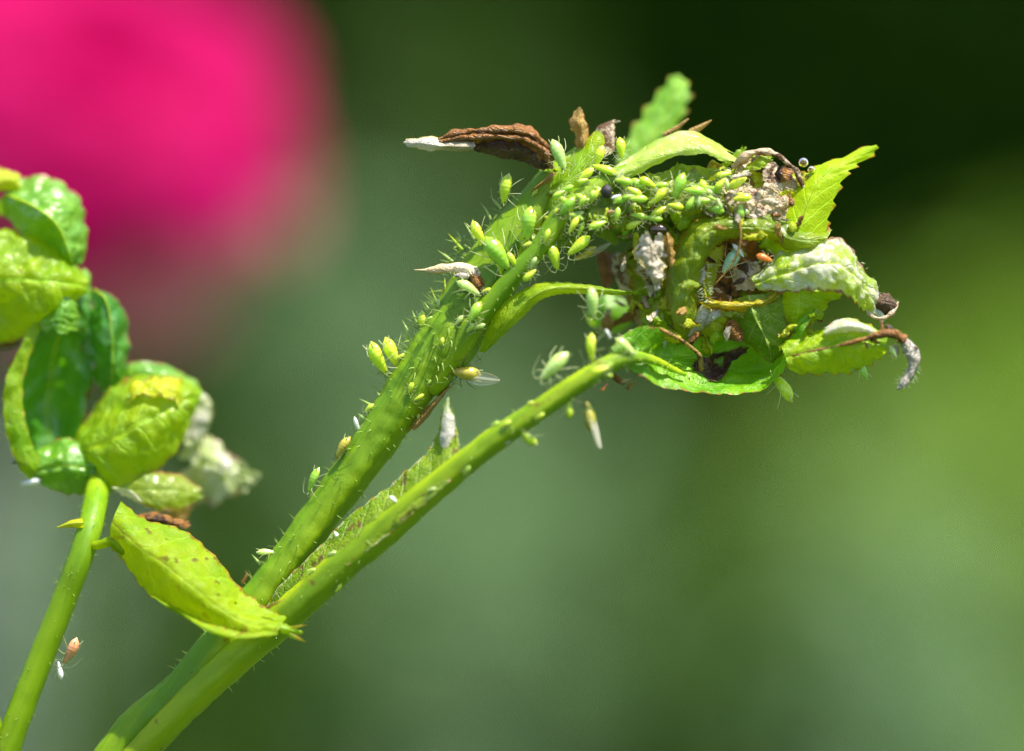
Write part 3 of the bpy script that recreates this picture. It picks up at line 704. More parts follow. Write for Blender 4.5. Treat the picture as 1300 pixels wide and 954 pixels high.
# boat-shaped leaflet
patch('boat_leaflet', [[(776, 442, -66), (782, 454, -62), (788, 466, -66)], [(812, 416, -54), (818, 450, -34), (822, 482, -64)], [(862, 420, -20), (866, 460, -2), (868, 497, -46)], [(916, 432, 4), (922, 470, 22), (922, 501, -36)], [(962, 434, 22), (972, 466, 30), (974, 492, -34)], [(994, 424, 0), (1002, 442, -10), (1008, 456, -40)], [(1018, 404, -20), (1022, 410, -30), (1026, 416, -38)], [(1036, 392, -30), (1037, 394, -31), (1038, 396, -32)]], LF_BOAT, shoot, 80, 30, 26, 1.5, 4.0, 8, 3.0, 34, 6)
patch('withered_leaflet', [[(950, 436, 6), (952, 440, 0), (954, 444, 6)], [(918, 446, 12), (928, 454, 14), (938, 456, 0)], [(884, 454, -8), (902, 474, 6), (922, 476, -2)], [(866, 486, -34), (884, 492, -30), (906, 492, -24)]], LF_DARK, shoot, 34, 22, 0, 0, 0, 8, 7, 35, holes=0.1)
tube('dried_stalk', [(838, 418, -46, 2.2), (858, 428, -40, 2.4), (876, 440, -28, 2.6), (888, 452, -18, 3.2), (890, 470, -6, 4)], LF_TAN, shoot, 8, 30, 0, 0.3, 36)
patch('dried_leaflet', [[(918, 408, -18), (928, 404, -26), (940, 410, -18)], [(918, 420, -18), (930, 420, -30), (944, 422, -18)], [(922, 434, -14), (934, 434, -22), (948, 436, -14)]], LF_BROWN, shoot, 18, 12, 0, 0, 0, 4, 9, 37)
patch('dried_leaflet', [[(920, 412, -30), (925, 414, -34), (932, 412, -30)], [(919, 424, -28), (923, 424, -33), (928, 422, -28)], [(921, 435, -26), (923, 436, -28), (925, 434, -26)]], LF_WHITE, shoot, 12, 8, 0, 0, 0, 2, 9, 38)
OFF = -42.0
# lower end leaflet with brown margin and drooping grey tip
patch('leaflet', [[(990, 440, 10), (998, 454, -2), (1004, 470, 6)], [(1036, 424, 14), (1040, 444, -12), (1040, 474, 4)], [(1068, 408, 16), (1074, 432, -16), (1074, 470, 4)], [(1098, 412, 14), (1100, 434, -12), (1100, 460, 4)], [(1126, 424, 8), (1126, 436, -4), (1124, 450, 4)]], LF_BRIGHT, shoot, 70, 28, 7, 5, 3, 9, 5, 39, 5)
patch('leaflet', [[(1040, 420, 4), (1044, 424, -16), (1048, 428, -10)], [(1066, 404, 6), (1072, 412, -22), (1076, 424, -16)], [(1092, 408, 6), (1096, 414, -16), (1098, 424, -14)], [(1116, 422, 2), (1118, 424, -4), (1120, 427, -4)]], LF_SILVER, shoot, 24, 12, 0, 0, 0.6, 1.5, 7, 40)  # pale colour paints the white highlight on the leaflet's top lobe
tube('dried_stalk', [(1006, 452, -14, 1.4), (1030, 446, -18, 1.6), (1060, 440, -20, 1.8), (1092, 432, -20, 2.6), (1116, 424, -18, 4.2), (1132, 424, -14, 5), (1148, 432, -10, 5.5)], LF_BROWN, shoot, 10, 70, 0.1, 1.0, 41)
tube('withered_tip', [(1144, 429, -10, 5), (1155, 440, -10, 6.5), (1160, 456, -10, 6.5), (1157, 472, -10, 7), (1148, 484, -10, 6), (1140, 494, -10, 3)], LF_GREY, shoot, 16, 70, 0.1, 1.0, 42)
tube('dried_stalk', [(1119, 408, -12, 1.8), (1120, 416, -14, 2.0), (1121, 426, -16, 2.6)], LF_BROWN, shoot, 6, 10, 0, 0.3, 43)
patch('withered_tip', [[(1130, 440, 0), (1136, 436, -8), (1142, 440, 0)], [(1130, 448, -2), (1136, 448, -10), (1143, 448, -2)], [(1134, 455, 0), (1137, 456, -4), (1141, 454, 0)]], LF_WHITE, shoot, 10, 8, 0, 0, 0, 1.5, 9, 44)
OFF = 0.0
# bleached and withered middle
patch('dried_leaflet', [[(800, 296, 14), (824, 296, 0), (848, 300, 10)], [(806, 320, 10), (826, 322, -8), (850, 326, 6)], [(808, 348, 12), (828, 350, -6), (848, 352, 6)], [(814, 376, 16), (830, 378, 2), (844, 378, 8)]], LF_WHITE, shoot, 40, 26, 0, 0, 0.6, 11, 6, 45, holes=0.15)
patch('dried_leaflet', [[(774, 322, 40), (784, 320, 30), (796, 324, 40)], [(776, 345, 38), (788, 345, 26), (802, 345, 38)], [(790, 376, 40), (796, 378, 34), (804, 376, 38)]], LF_DRY, shoot, 30, 20, 0, 0, 0.3, 7, 7, 46)
patch('withered_leaflet', [[(752, 318, 44), (762, 316, 34), (780, 316, 44)], [(758, 340, 46), (768, 338, 36), (782, 340, 46)], [(764, 368, 48), (770, 368, 42), (778, 368, 48)]], LF_BROWN, shoot, 18, 12, 0, 0, 0, 4, 8, 47)
patch('withered_leaflet', [[(846, 372, 20), (836, 366, 8), (826, 370, 20)], [(826, 396, 30), (816, 388, 16), (806, 392, 30)], [(796, 412, 40), (788, 404, 30), (780, 406, 40)], [(770, 420, 46), (766, 416, 42), (762, 416, 46)]], LF_BROWN, shoot, 26, 12, 0, 0, 0.2, 4, 8, 48)
patch('leaflet', [[(800, 300, 44), (796, 316, 30), (784, 330, 44)], [(830, 330, 40), (812, 345, 26), (800, 360, 40)], [(842, 372, 40), (828, 384, 26), (812, 394, 40)], [(848, 420, 44), (838, 424, 36), (822, 424, 46)]], LF_OLIVE, shoot, 34, 16, 0, 0, 1, 4, 6, 49)
patch('leaflet', [[(738, 384, 130), (766, 368, 110), (806, 378, 120)], [(742, 402, 126), (770, 396, 100), (806, 402, 114)], [(756, 424, 130), (778, 424, 112), (804, 424, 122)]], LF_GLOSS, shoot, 24, 16, 0, 0, 0.6, 2, 5, 50)
# folds under the band
patch('leaflet', [[(848, 388, 0), (866, 388, -18), (884, 392, -8)], [(850, 410, 4), (868, 410, -14), (886, 414, -6)], [(846, 440, 12), (866, 440, -4), (890, 442, 4)]], LF_OLIVE, shoot, 26, 16, 0, 0, 0.6, 3, 7, 51)
patch('leaflet', [[(886, 392, -6), (894, 382, -22), (910, 388, -10)], [(872, 414, -8), (888, 404, -24), (912, 402, -12)], [(858, 432, -4), (872, 428, -14), (892, 424, -6)]], LF_SILVER, shoot, 22, 14, 0, 0, 0.5, 4, 7, 52)
patch('leaflet', [[(884, 408, -4), (904, 400, -20), (932, 404, -6)], [(886, 420, -4), (906, 416, -22), (934, 418, -6)], [(892, 430, 0), (908, 430, -12), (930, 430, 0)]], LF_YELLOW, shoot, 20, 14, 0, 0, 0.4, 3, 7, 53)
# withered scrap under the second stalk

# creased sheets packed behind the folds
patch('crumpled_leaflet', [[(792, 292, 24), (830, 284, 10), (872, 290, 20)], [(786, 330, 26), (834, 326, 4), (880, 330, 16)], [(796, 380, 26), (838, 376, 6), (884, 380, 18)], [(812, 428, 20), (846, 430, 6), (884, 430, 16)]], LF_OLIVE, shoot, 60, 50, 0, 0, 2, 24, 3.0, 155, rag=0.3)
patch('crumpled_leaflet', [[(880, 292, 40), (940, 288, 34), (1010, 300, 30), (1060, 316, 24)], [(886, 340, 50), (946, 338, 46), (1006, 344, 30), (1070, 350, 10)], [(890, 392, 26), (946, 392, 14), (1006, 392, 8), (1062, 388, 2)], [(900, 436, 24), (950, 440, 10), (1004, 440, 0), (1040, 430, -4)]], LF_BRIGHT, shoot, 70, 70, 0, 0, 2, 22, 3.0, 156, rag=0.3, holes=0.05)
patch('crumpled_leaflet', [[(884, 204, 20), (930, 204, 12), (985, 208, 14), (1030, 216, 16)], [(880, 240, 6), (930, 238, -8), (985, 240, -6), (1030, 248, 4)], [(880, 280, 8), (930, 282, -8), (985, 286, -6), (1034, 290, 4)]], LF_YELLOW, shoot, 60, 60, 0, 0, 2, 18, 3.6, 157, rag=0.3)
patch('crumpled_leaflet', [[(806, 300, -40), (826, 294, -56), (848, 300, -44)], [(804, 326, -40), (828, 322, -60), (850, 328, -46)], [(812, 350, -38), (830, 350, -54), (846, 352, -42)], [(818, 372, -34), (830, 374, -44), (840, 372, -38)]], LF_WHITE, shoot, 44, 34, 0, 0, 0.6, 13, 4.5, 158, rag=0.35)
patch('crumpled_leaflet', [[(838, 300, -44), (846, 294, -52), (854, 298, -44)], [(842, 318, -42), (850, 316, -52), (858, 320, -44)], [(846, 340, -40), (852, 340, -46), (858, 340, -40)]], LF_TAN, shoot, 24, 18, 0, 0, 0.3, 7, 5, 159, rag=0.3)
CURLS = [(905, 402, -30, 20, LF_SILVER, 901), (872, 408, -34, 18, LF_YELLOW, 902), (930, 398, -34, 16, LF_OLIVE, 903), (1010, 330, -34, 18, LF_YELLOW, 904), (900, 300, -46, 16, LF_OLIVE, 905), (960, 300, -48, 18, LF_YELLOW, 906), (990, 296, -44, 16, LF_TAN, 907), (878, 360, -46, 18, LF_OLIVE, 908), (866, 392, -40, 16, LF_TAN, 909), (944, 268, -44, 18, LF_WHITE, 910), (976, 256, -42, 18, LF_WHITE, 911), (1000, 246, -36, 14, LF_YELLOW, 912), (916, 292, -50, 12, LF_TAN, 913)]

# small torn scraps caught in the curled tip
def scrap(x, y, d, size, mat, seed):
    r = random.Random(seed)
    ax = Vector((r.gauss(0, 1), r.gauss(0, 0.6), r.gauss(0, 1))).normalized()
    bx_ = ax.cross(Vector((r.gauss(0, 0.5), -1, r.gauss(0, 0.5)))).normalized()
    nn = ax.cross(bx_)
    rows = []
    cv = r.uniform(0.2, 0.7)
    for i in (-1, -0.3, 0.4, 1):
        row = []
        for j in (-1, 0, 1):
            w = (1 - 0.7 * i * i) * r.uniform(0.25, 0.5)
            q = ax * i * size + bx_ * j * size * w + nn * (size * cv * (j * j * 0.6 + i * i * 0.5))
            row.append((x + q.x, y - q.z, d + q.y))
        rows.append(row)
    patch('leaf_scrap', rows, mat, shoot, 20, 14, 0, 0, 0.3, size * 0.42, 7, seed, rag=0.4)
sd = 200
for (x_, y_, d_, sz_, mt_, sd_) in CURLS: scrap(x_, y_, d_, sz_, mt_, sd_)
for (x0, x1, y0, y1, d0, d1, cnt, mats, s0, s1) in [
    (925, 1018, 200, 296, -44, -26, 15, (LF_DRY, LF_WHITE, LF_BROWN, LF_WHITE, LF_YELLOW), 7, 14),
    (690, 840, 240, 302, -42, -20, 26, (LF_YELLOW, LF_BRIGHT, LF_OLIVE, LF_BRIGHT, LF_BROWN), 6, 13),
    (840, 930, 206, 268, -40, -26, 9, (LF_YELLOW, LF_OLIVE, LF_OLIVE, LF_SILVER), 6, 12),
    (790, 850, 296, 392, -10, 20, 9, (LF_WHITE, LF_DRY, LF_TAN, LF_YELLOW), 8, 15),
    (752, 800, 312, 418, 36, 60, 7, (LF_BROWN, LF_TAN, LF_DRY), 8, 15),
    (842, 944, 384, 438, -26, 0, 10, (LF_OLIVE, LF_YELLOW, LF_SILVER, LF_BROWN), 7, 15),
    (893, 995, 312, 382, -22, 16, 12, (LF_BROWN, LF_DRY, LF_TAN, LF_YELLOW, LF_DARK), 6, 12),
    (1000, 1060, 395, 450, -26, -6, 6, (LF_TAN, LF_BROWN, LF_YELLOW), 5, 10),
    (1096, 1150, 416, 440, -64, -50, 6, (LF_BROWN, LF_TAN, LF_DARK), 5, 9),
    (766, 802, 476, 500, -66, -50, 5, (LF_BROWN, LF_DRY, LF_TAN), 6, 12),
    (860, 1010, 200, 300, -30, 6, 12, (LF_BRIGHT, LF_YELLOW, LF_OLIVE, LF_BRIGHT), 14, 26),
    (840, 1000, 380, 446, -30, 6, 12, (LF_BRIGHT, LF_YELLOW, LF_OLIVE, LF_BRIGHT), 12, 24),
    (998, 1040, 396, 446, -44, -10, 8, (LF_BRIGHT, LF_YELLOW, LF_OLIVE), 10, 18),
    (800, 900, 290, 400, -30, 10, 9, (LF_BRIGHT, LF_YELLOW, LF_WHITE, LF_OLIVE), 10, 20),
    (690, 760, 200, 300, -44, -30, 6, (LF_YELLOW, LF_BRIGHT, LF_TAN), 6, 11)]:
    for _ in range(cnt):
        sd += 1
        scrap(random.uniform(x0, x1), random.uniform(y0, y1), random.uniform(d0, d1), random.uniform(s0, s1), random.choice(mats), sd)

# hairs, glands and prickles
hairs_on([(main_pts[4:], 330, 6, 16, 0.0, 1.0, 0.75), (main_pts[8:], 170, 12, 26, 0.1, 1.0, 1.1), (up_pts, 110, 7, 20, 0.0, 0.85, 0.8), (front_pts, 80, 4, 10, 0.1, 1.0, 0.6), (sec_pts[2:], 240, 4, 11, 0.0, 1.0, 0.6), (rach_pts, 90, 4, 10, 0, 1, 0.6), ([(566, 372, 6, 6), (590, 300, 10, 6)], 60, 8, 22, 0, 1, 1.4), ([(520, 440, 0, 10), (570, 380, 4, 10)], 60, 8, 22, 0, 1, 1.3)], shoot, HAIR)
hairs_on([([(606, 348, -26, 4), (560, 342, -28, 2.5)], 60, 3, 9, 0, 1, 0.5), ([(892, 330, -24, 5), (898, 384, -34, 5)], 70, 5, 12, 0, 1, 0.5), ([(1090, 330, -10, 3), (1116, 378, -6, 3), (1138, 390, -10, 4)], 60, 4, 10, 0, 1, 0.4), ([(1156, 440, -52, 7), (1158, 472, -52, 7), (1142, 490, -52, 5)], 60, 4, 9, 0, 1, 0.4), ([(905, 264, -34, 3), (1000, 240, -30, 3)], 60, 4, 10, 0, 1, 0.4)], shoot, HAIR_W)
for (x, y, ang, L) in [(492, 482, 130, 20), (480, 500, 125, 18), (470, 514, 150, 22), (520, 425, 115, 26), (530, 412, 110, 24), (556, 392, 100, 34), (566, 378, 95, 30), (548, 400, 110, 24), (575, 372, 88, 40), (460, 530, 140, 14), (600, 300, 120, 26), (585, 315, 130, 30), (572, 330, 140, 26), (328, 714, 130, 18), (634, 262, 125, 22), (622, 275, 115, 26), (492, 472, 100, 18)]:
    V, F = [], []
    a = math.radians(ang)
    spike(V, F, P(x + 4 * math.cos(a + math.pi), y + 4 * math.sin(a), -2), (math.cos(a), random.uniform(-0.3, 0.2), math.sin(a)), L * S, 2.6 * S, random.uniform(-0.15, 0.15))
    mesh_obj('prickle', V, F, HAIR if L < 30 else G_STEM_Y, shoot)

# thin tan thread hanging across the hollow
tube('dried_stalk', [(934, 268, -36, 2.4), (940, 290, -48, 2.0), (938, 316, -44, 1.6), (926, 340, -40, 1.2), (907, 362, -36, 0.9)], LF_TAN, shoot, 6, 30, 0, 0.2, 60)

# ------------------------------------------------------------------ the second shoot with glossy curled leaves
LO = P(40, 870, -20)
side = empty('rose_shoot', (LO[0], LO[1], 0), 'rose shoot cut by the picture edge, with glossy curled leaves and one drooping leaf', 'rose shoot')
side_pts = [(-420, 11830, 40, 50), (-300, 5000, 30, 40), (-90, 1250, -10, 20), (6, 960, -20, 17), (40, 866, -20, 16.5), (80, 765, -20, 16), (103, 705, -20, 16), (116, 660, 2, 16), (124, 620, 56, 15), (130, 585, 100, 10)]
tube('stem', side_pts, G_STEM_L, side, 20, 110, 0.02, 0.04, 61)
hairs_on([(side_pts[3:], 130, 4, 10, 0, 0.9, 0.5)], side, HAIR)
tube('petiole', [(104, 694, -16, 7), (126, 692, -28, 6), (144, 688, -36, 7), (158, 700, -42, 6)], LF_DROOP, side, 12, 20, 0, 0.1, 62)
patch('stipule', [[(104, 658, -20), (106, 664, -28), (106, 674, -20)], [(90, 661, -22), (90, 665, -26), (92, 670, -22)], [(72, 669, -22), (72, 670, -22), (73, 671, -22)]], LF_YELLOW, side, 14, 8, 0, 0, 0, 1, 6, 63, rag=0, rnd=0)
# drooping leaf
patch('drooping_leaflet', [[(152, 638, -26), (143, 662, -42), (138, 692, -34)], [(186, 664, -22), (174, 692, -58), (158, 716, -46)], [(232, 672, -20), (210, 716, -72), (188, 752, -50)], [(268, 706, -26), (245, 746, -80), (228, 774, -58)], [(304, 744, -40), (282, 774, -80), (266, 792, -68)], [(338, 772, -52), (318, 794, -76), (302, 809, -76)], [(364, 784, -58), (356, 795, -70), (350, 807, -74)]],
      LF_DROOP, side, 100, 30, 13, 3.0, 0.8, 7, 2.4, 64, 8, (1.0, LF_DROOP))
patch('leaf_margin', [[(190, 752, -56), (194, 758, -64), (200, 762, -62)], [(226, 774, -66), (232, 782, -78), (238, 782, -76)], [(262, 790, -76), (268, 802, -88), (276, 800, -84)], [(300, 800, -80), (304, 810, -90), (310, 806, -86)], [(346, 800, -76), (350, 806, -80), (354, 804, -78)]], LF_DROOP, side, 50, 12, 10, 2, 0.3, 4, 4, 165)
patch('leaf_tip', [[(354, 786, -66), (354, 796, -74), (354, 806, -70)], [(370, 796, -66), (370, 800, -72), (370, 808, -68)], [(386, 801, -64), (386, 803, -66), (386, 806, -64)]], LF_BRIGHT, side, 14, 10, 0, 0, 0, 1.5, 8, 65)
for (x, y, ang, L, w) in [(366, 798, 12, 26, 3), (368, 806, -22, 24, 4), (286, 806, -95, 12, 4), (338, 772, 25, 30, 2.4), (308, 740, 60, 16, 2.5)]:
    V, F = [], []
    a = math.radians(ang)
    spike(V, F, P(x, y, -68), (math.cos(a), -0.1, math.sin(a)), L * S, w * S, 0.1)
    mesh_obj('leaf_tooth', V, F, LF_TAN if w < 3 else LF_BRIGHT, side)
OFF = 70.0
# brown crumpled edge over the drooping leaf
patch('withered_leaflet', [[(168, 652, -36), (174, 660, -46), (184, 668, -42)], [(196, 650, -40), (202, 658, -50), (212, 668, -46)], [(220, 656, -38), (226, 664, -46), (234, 672, -42)], [(240, 660, -36), (242, 664, -38), (244, 668, -36)]], LF_BROWN, side, 26, 10, 0, 0, 0, 3, 8, 66)
patch('leaflet', [[(148, 612, -10), (152, 624, -20), (160, 640, -18)], [(176, 596, -6), (184, 622, -22), (190, 652, -22)], [(206, 594, 0), (214, 622, -18), (216, 654, -20)], [(240, 606, 8), (242, 626, -6), (238, 648, -10)], [(262, 622, 10), (260, 630, 4), (254, 640, 2)]], LF_OLIVE, side, 34, 20, 0, 0, 1, 4, 6, 67)
patch('leaflet', [[(136, 618, -26), (146, 622, -30), (150, 632, -24)], [(150, 622, -28), (164, 622, -34), (176, 634, -26)], [(164, 640, -26), (176, 636, -30), (190, 644, -24)]], LF_SILVER, side, 16, 10, 0, 0, 0, 3, 8, 68)
# top hood
OFF = 115.0
patch('glossy_leaflet', [[(-8, 262, 0), (4, 246, -30), (16, 228, -10)], [(22, 296, -10), (42, 262, -58), (66, 226, -14)], [(48, 320, -14), (72, 286, -66), (104, 260, -16)], [(72, 336, -18), (88, 324, -48), (109, 306, -18)], [(82, 344, -18), (90, 340, -28), (98, 334, -18)]], LF_GLOSS, side, 64, 36, 8, 3, 2.3, 12.0, 3.1, 70, 6, (1.4, G_STEM_Y))
patch('dried_leaflet', [[(-20, 212, -20), (-18, 228, -34), (-14, 246, -24)], [(4, 210, -20), (10, 226, -38), (14, 246, -26)], [(24, 226, -18), (28, 234, -28), (30, 244, -22)]], LF_YELLOW, side, 22, 16, 0, 0, 0.3, 7.1, 5.4, 71)
patch('glossy_leaflet', [[(-60, 318, -20), (-60, 370, -60), (-60, 445, -24)], [(0, 298, -24), (0, 356, -72), (0, 438, -30)], [(46, 306, -26), (48, 356, -78), (44, 424, -36)], [(82, 328, -26), (84, 360, -66), (78, 400, -38)], [(110, 350, -24), (106, 364, -40), (100, 376, -30)]], LF_BRIGHT, side, 70, 42, 8, 3, 2.6, 16.8, 2.7, 72, 6)
patch('dried_leaflet', [[(-20, 428, -10), (-18, 436, -22), (-16, 446, -10)], [(10, 426, -8), (12, 434, -22), (14, 442, -8)], [(30, 424, -6), (30, 428, -10), (32, 432, -6)]], LF_BROWN, side, 19, 14, 0, 0, 0.0, 4.8, 6.1, 73)
patch('glossy_leaflet', [[(84, 352, -10), (96, 346, -24), (108, 332, -10)], [(90, 372, -10), (104, 362, -26), (114, 352, -10)], [(98, 388, -6), (108, 380, -16), (118, 370, -6)]], LF_GLOSS, side, 25, 16, 0, 0, 0.4, 7.1, 4.6, 74)
# upright lobe and cupped leaf
patch('glossy_leaflet', [[(104, 374, -14), (120, 366, -30), (134, 368, -10)], [(104, 402, -18), (136, 386, -48), (160, 396, -10)], [(108, 442, -18), (142, 432, -52), (166, 442, -10)], [(116, 476, -16), (142, 472, -44), (161, 478, -12)], [(128, 502, -12), (136, 504, -22), (146, 500, -14)]], LF_GLOSS_D, side, 56, 30, 6, 2.5, 2.0, 9.7, 3.1, 75, 6, (1.2, G_STEM_Y))
patch('glossy_leaflet', [[(66, 374, -34), (90, 366, -44), (112, 372, -30)], [(34, 428, -54), (76, 416, -34), (120, 424, -30)], [(12, 482, -64), (64, 470, 4), (118, 480, -28)], [(10, 534, -66), (60, 526, 12), (108, 534, -26)], [(24, 582, -60), (64, 576, -2), (100, 572, -28)], [(48, 612, -46), (74, 604, -26), (94, 592, -30)]], LF_GLOSS_D, side, 84, 44, 8, 2.5, 1.7, 9.7, 2.7, 76, 7, (1.4, G_STEM_Y))
patch('leaf_margin', [[(64, 376, -42), (70, 372, -42), (76, 374, -40)], [(32, 430, -60), (39, 426, -60), (46, 428, -56)], [(8, 482, -70), (18, 480, -69), (30, 482, -64)], [(6, 534, -72), (18, 532, -71), (30, 532, -64)], [(20, 584, -66), (32, 580, -66), (44, 574, -60)], [(44, 616, -50), (53, 608, -51), (62, 600, -48)]], LF_BRIGHT, side, 61, 14, 10, 2, 0.2, 5.9, 3.8, 77)
patch('glossy_leaflet', [[(62, 382, -52), (80, 372, -62), (98, 380, -48)], [(52, 404, -58), (78, 398, -70), (104, 404, -52)], [(44, 426, -58), (74, 424, -66), (106, 430, -50)]], LF_GLOSS, side, 33, 22, 0, 0, 0.9, 8.4, 3.8, 78)
patch('glossy_leaflet', [[(28, 586, -50), (36, 600, -60), (50, 616, -48)], [(72, 560, -40), (76, 592, -62), (76, 626, -46)], [(110, 566, -36), (114, 596, -58), (112, 632, -42)], [(144, 580, -30), (144, 602, -42), (140, 624, -34)]], LF_GLOSS, side, 56, 30, 8, 2, 2.3, 12.0, 3.4, 79, 6, (1.4, G_STEM_Y))
patch('glossy_leaflet', [[(92, 556, -34), (98, 576, -52), (108, 598, -44)], [(128, 510, -30), (140, 560, -74), (140, 618, -52)], [(164, 480, -26), (182, 535, -78), (180, 620, -52)], [(202, 476, -22), (214, 520, -70), (214, 584, -46)], [(234, 480, -18), (240, 506, -50), (234, 548, -36)], [(256, 496, -14), (256, 504, -24), (250, 516, -20)]], LF_BRIGHT, side, 84, 44, 10, 3, 2.1, 10.9, 2.7, 80, 7, (1.4, G_STEM_Y))
patch('glossy_leaflet', [[(152, 494, -10), (158, 496, -16), (166, 500, -10)], [(166, 462, -4), (176, 474, -24), (184, 488, -12)], [(212, 462, 0), (214, 476, -26), (214, 492, -14)], [(244, 480, 4), (240, 490, -22), (234, 502, -14)], [(256, 498, 4), (252, 504, -8), (246, 512, -8)]], LF_GLOSS, side, 56, 22, 6, 2, 0.8, 7.1, 3.8, 81)
patch('leaf_margin', [[(150, 512, -56), (154, 516, -62), (158, 522, -62)], [(168, 484, -54), (174, 494, -70), (178, 508, -72)], [(196, 474, -46), (200, 488, -66), (202, 506, -72)], [(224, 478, -38), (224, 494, -58), (220, 512, -66)], [(244, 492, -28), (240, 506, -48), (232, 524, -58)], [(250, 512, -24), (246, 522, -38), (238, 536, -48)]], LF_YELLOW, side, 60, 16, 0, 0, 0.3, 8.7, 4.5, 82, rag=0.35, rnd=0.5)
# soft pale leaves further back
patch('leaflet', [[(240, 505, 20), (252, 497, 10), (268, 500, 20)], [(232, 528, 20), (248, 526, 2), (268, 528, 20)], [(224, 566, 22), (240, 566, 10), (258, 568, 22)]], LF_PALEB, side, 34, 22, 0, 0, 0.6, 9, 4, 84)
patch('leaflet', [[(220, 572, 40), (228, 596, 20), (222, 644, 40)], [(256, 556, 40), (262, 590, 10), (250, 640, 36)], [(292, 572, 40), (292, 602, 16), (284, 640, 36)], [(330, 600, 42), (328, 612, 34), (320, 626, 40)]], LF_PALEB, side, 46, 30, 0, 0, 1, 14, 3.5, 85, rag=0.3, rnd=0.5)
patch('withered_leaflet', [[(196, 612, 10), (206, 630, -6), (204, 656, 10)], [(222, 610, 14), (230, 632, -4), (228, 664, 12)], [(248, 616, 20), (252, 632, 6), (246, 652, 18)]], LF_TAN, side, 34, 22, 0, 0, 0, 9, 4.5, 86)
OFF = 0.0
# ------------------------------------------------------------------ aphids
def aphid_meshes():
    """unit-length aphid parts: head towards +X, back towards +Z"""
    n, ring = 34, 16
    V = []
    prof = [(0.0, 0.012), (0.03, 0.04), (0.06, 0.075), (0.11, 0.145), (0.20, 0.205), (0.32, 0.236), (0.45, 0.233), (0.58, 0.206), (0.70, 0.17), (0.80, 0.14), (0.88, 0.115), (0.94, 0.09), (1.0, 0.03)]
    px, pr_ = zip(*prof)
    for i in range(n):
        t = i / (n - 1)
        r = float(np.interp(t, px, pr_)) * (1 + 0.018 * math.sin(t * 48))
        for j in range(ring):
            th = 2 * math.pi * j / ring
            y, z = math.cos(th) * r, math.sin(th) * r
            z = z * (0.92 if z > 0 else 0.62) + 0.05 * math.sin(math.pi * t)
            V.append((t - 0.5, y, z))
    F = grid_faces(n, ring, True) + [tuple(range(ring))[::-1], tuple((n - 1) * ring + j for j in range(ring))]
    body = (V, F)
    def limb(pts, r0, r1):
        L = catmull(np.array(pts, float), 9); T = np.gradient(L, axis=0); T /= np.linalg.norm(T, axis=1, keepdims=True)
        v = []
        for i in range(9):
            a = np.cross(T[i], [0.31, 0.2, 0.93]); a /= np.linalg.norm(a); b = np.cross(a, T[i])
            r = r0 + (r1 - r0) * i / 8
            for k in range(5):
                th = 2 * math.pi * k / 5
                v.append(tuple(L[i] + r * (math.cos(th) * a + math.sin(th) * b)))
        return v, grid_faces(9, 5, True)
    legs, ant, corn, eyes = [], [], [], []
    for s in (-1, 1):
        legs.append(limb([(0.26, s * 0.10, -0.02), (0.34, s * 0.26, 0.06), (0.46, s * 0.40, -0.10), (0.52, s * 0.46, -0.24)], 0.015, 0.007))
        legs.append(limb([(0.14, s * 0.13, -0.03), (0.14, s * 0.32, 0.06), (0.10, s * 0.46, -0.10), (0.08, s * 0.54, -0.24)], 0.015, 0.007))
        legs.append(limb([(0.04, s * 0.14, -0.03), (-0.10, s * 0.32, 0.08), (-0.30, s * 0.46, -0.08), (-0.42, s * 0.54, -0.24)], 0.016, 0.007))
        ant.append(limb([(0.47, s * 0.05, 0.05), (0.56, s * 0.16, 0.14), (0.42, s * 0.36, 0.22), (0.05, s * 0.52, 0.26)], 0.011, 0.005))
        corn.append(limb([(-0.28, s * 0.12, 0.12), (-0.38, s * 0.17, 0.17), (-0.50, s * 0.20, 0.19)], 0.026, 0.015))
        ev = []
        for i in range(5):
            for j in range(6):
                p_, t_ = math.pi * i / 4, 2 * math.pi * j / 6
                ev.append((0.43 + 0.026 * math.cos(p_), s * 0.085 + 0.026 * math.sin(p_) * math.cos(t_), 0.055 + 0.026 * math.sin(p_) * math.sin(t_)))
        eyes.append((ev, grid_faces(5, 6, True)))
    return body, legs, ant, corn, eyes

def raw_mesh(name, VF, mat):
    me = bpy.data.meshes.new(name); me.from_pydata(VF[0], [], VF[1])
    me.polygons.foreach_set('use_smooth', [True] * len(me.polygons)); me.materials.append(mat)
    return me

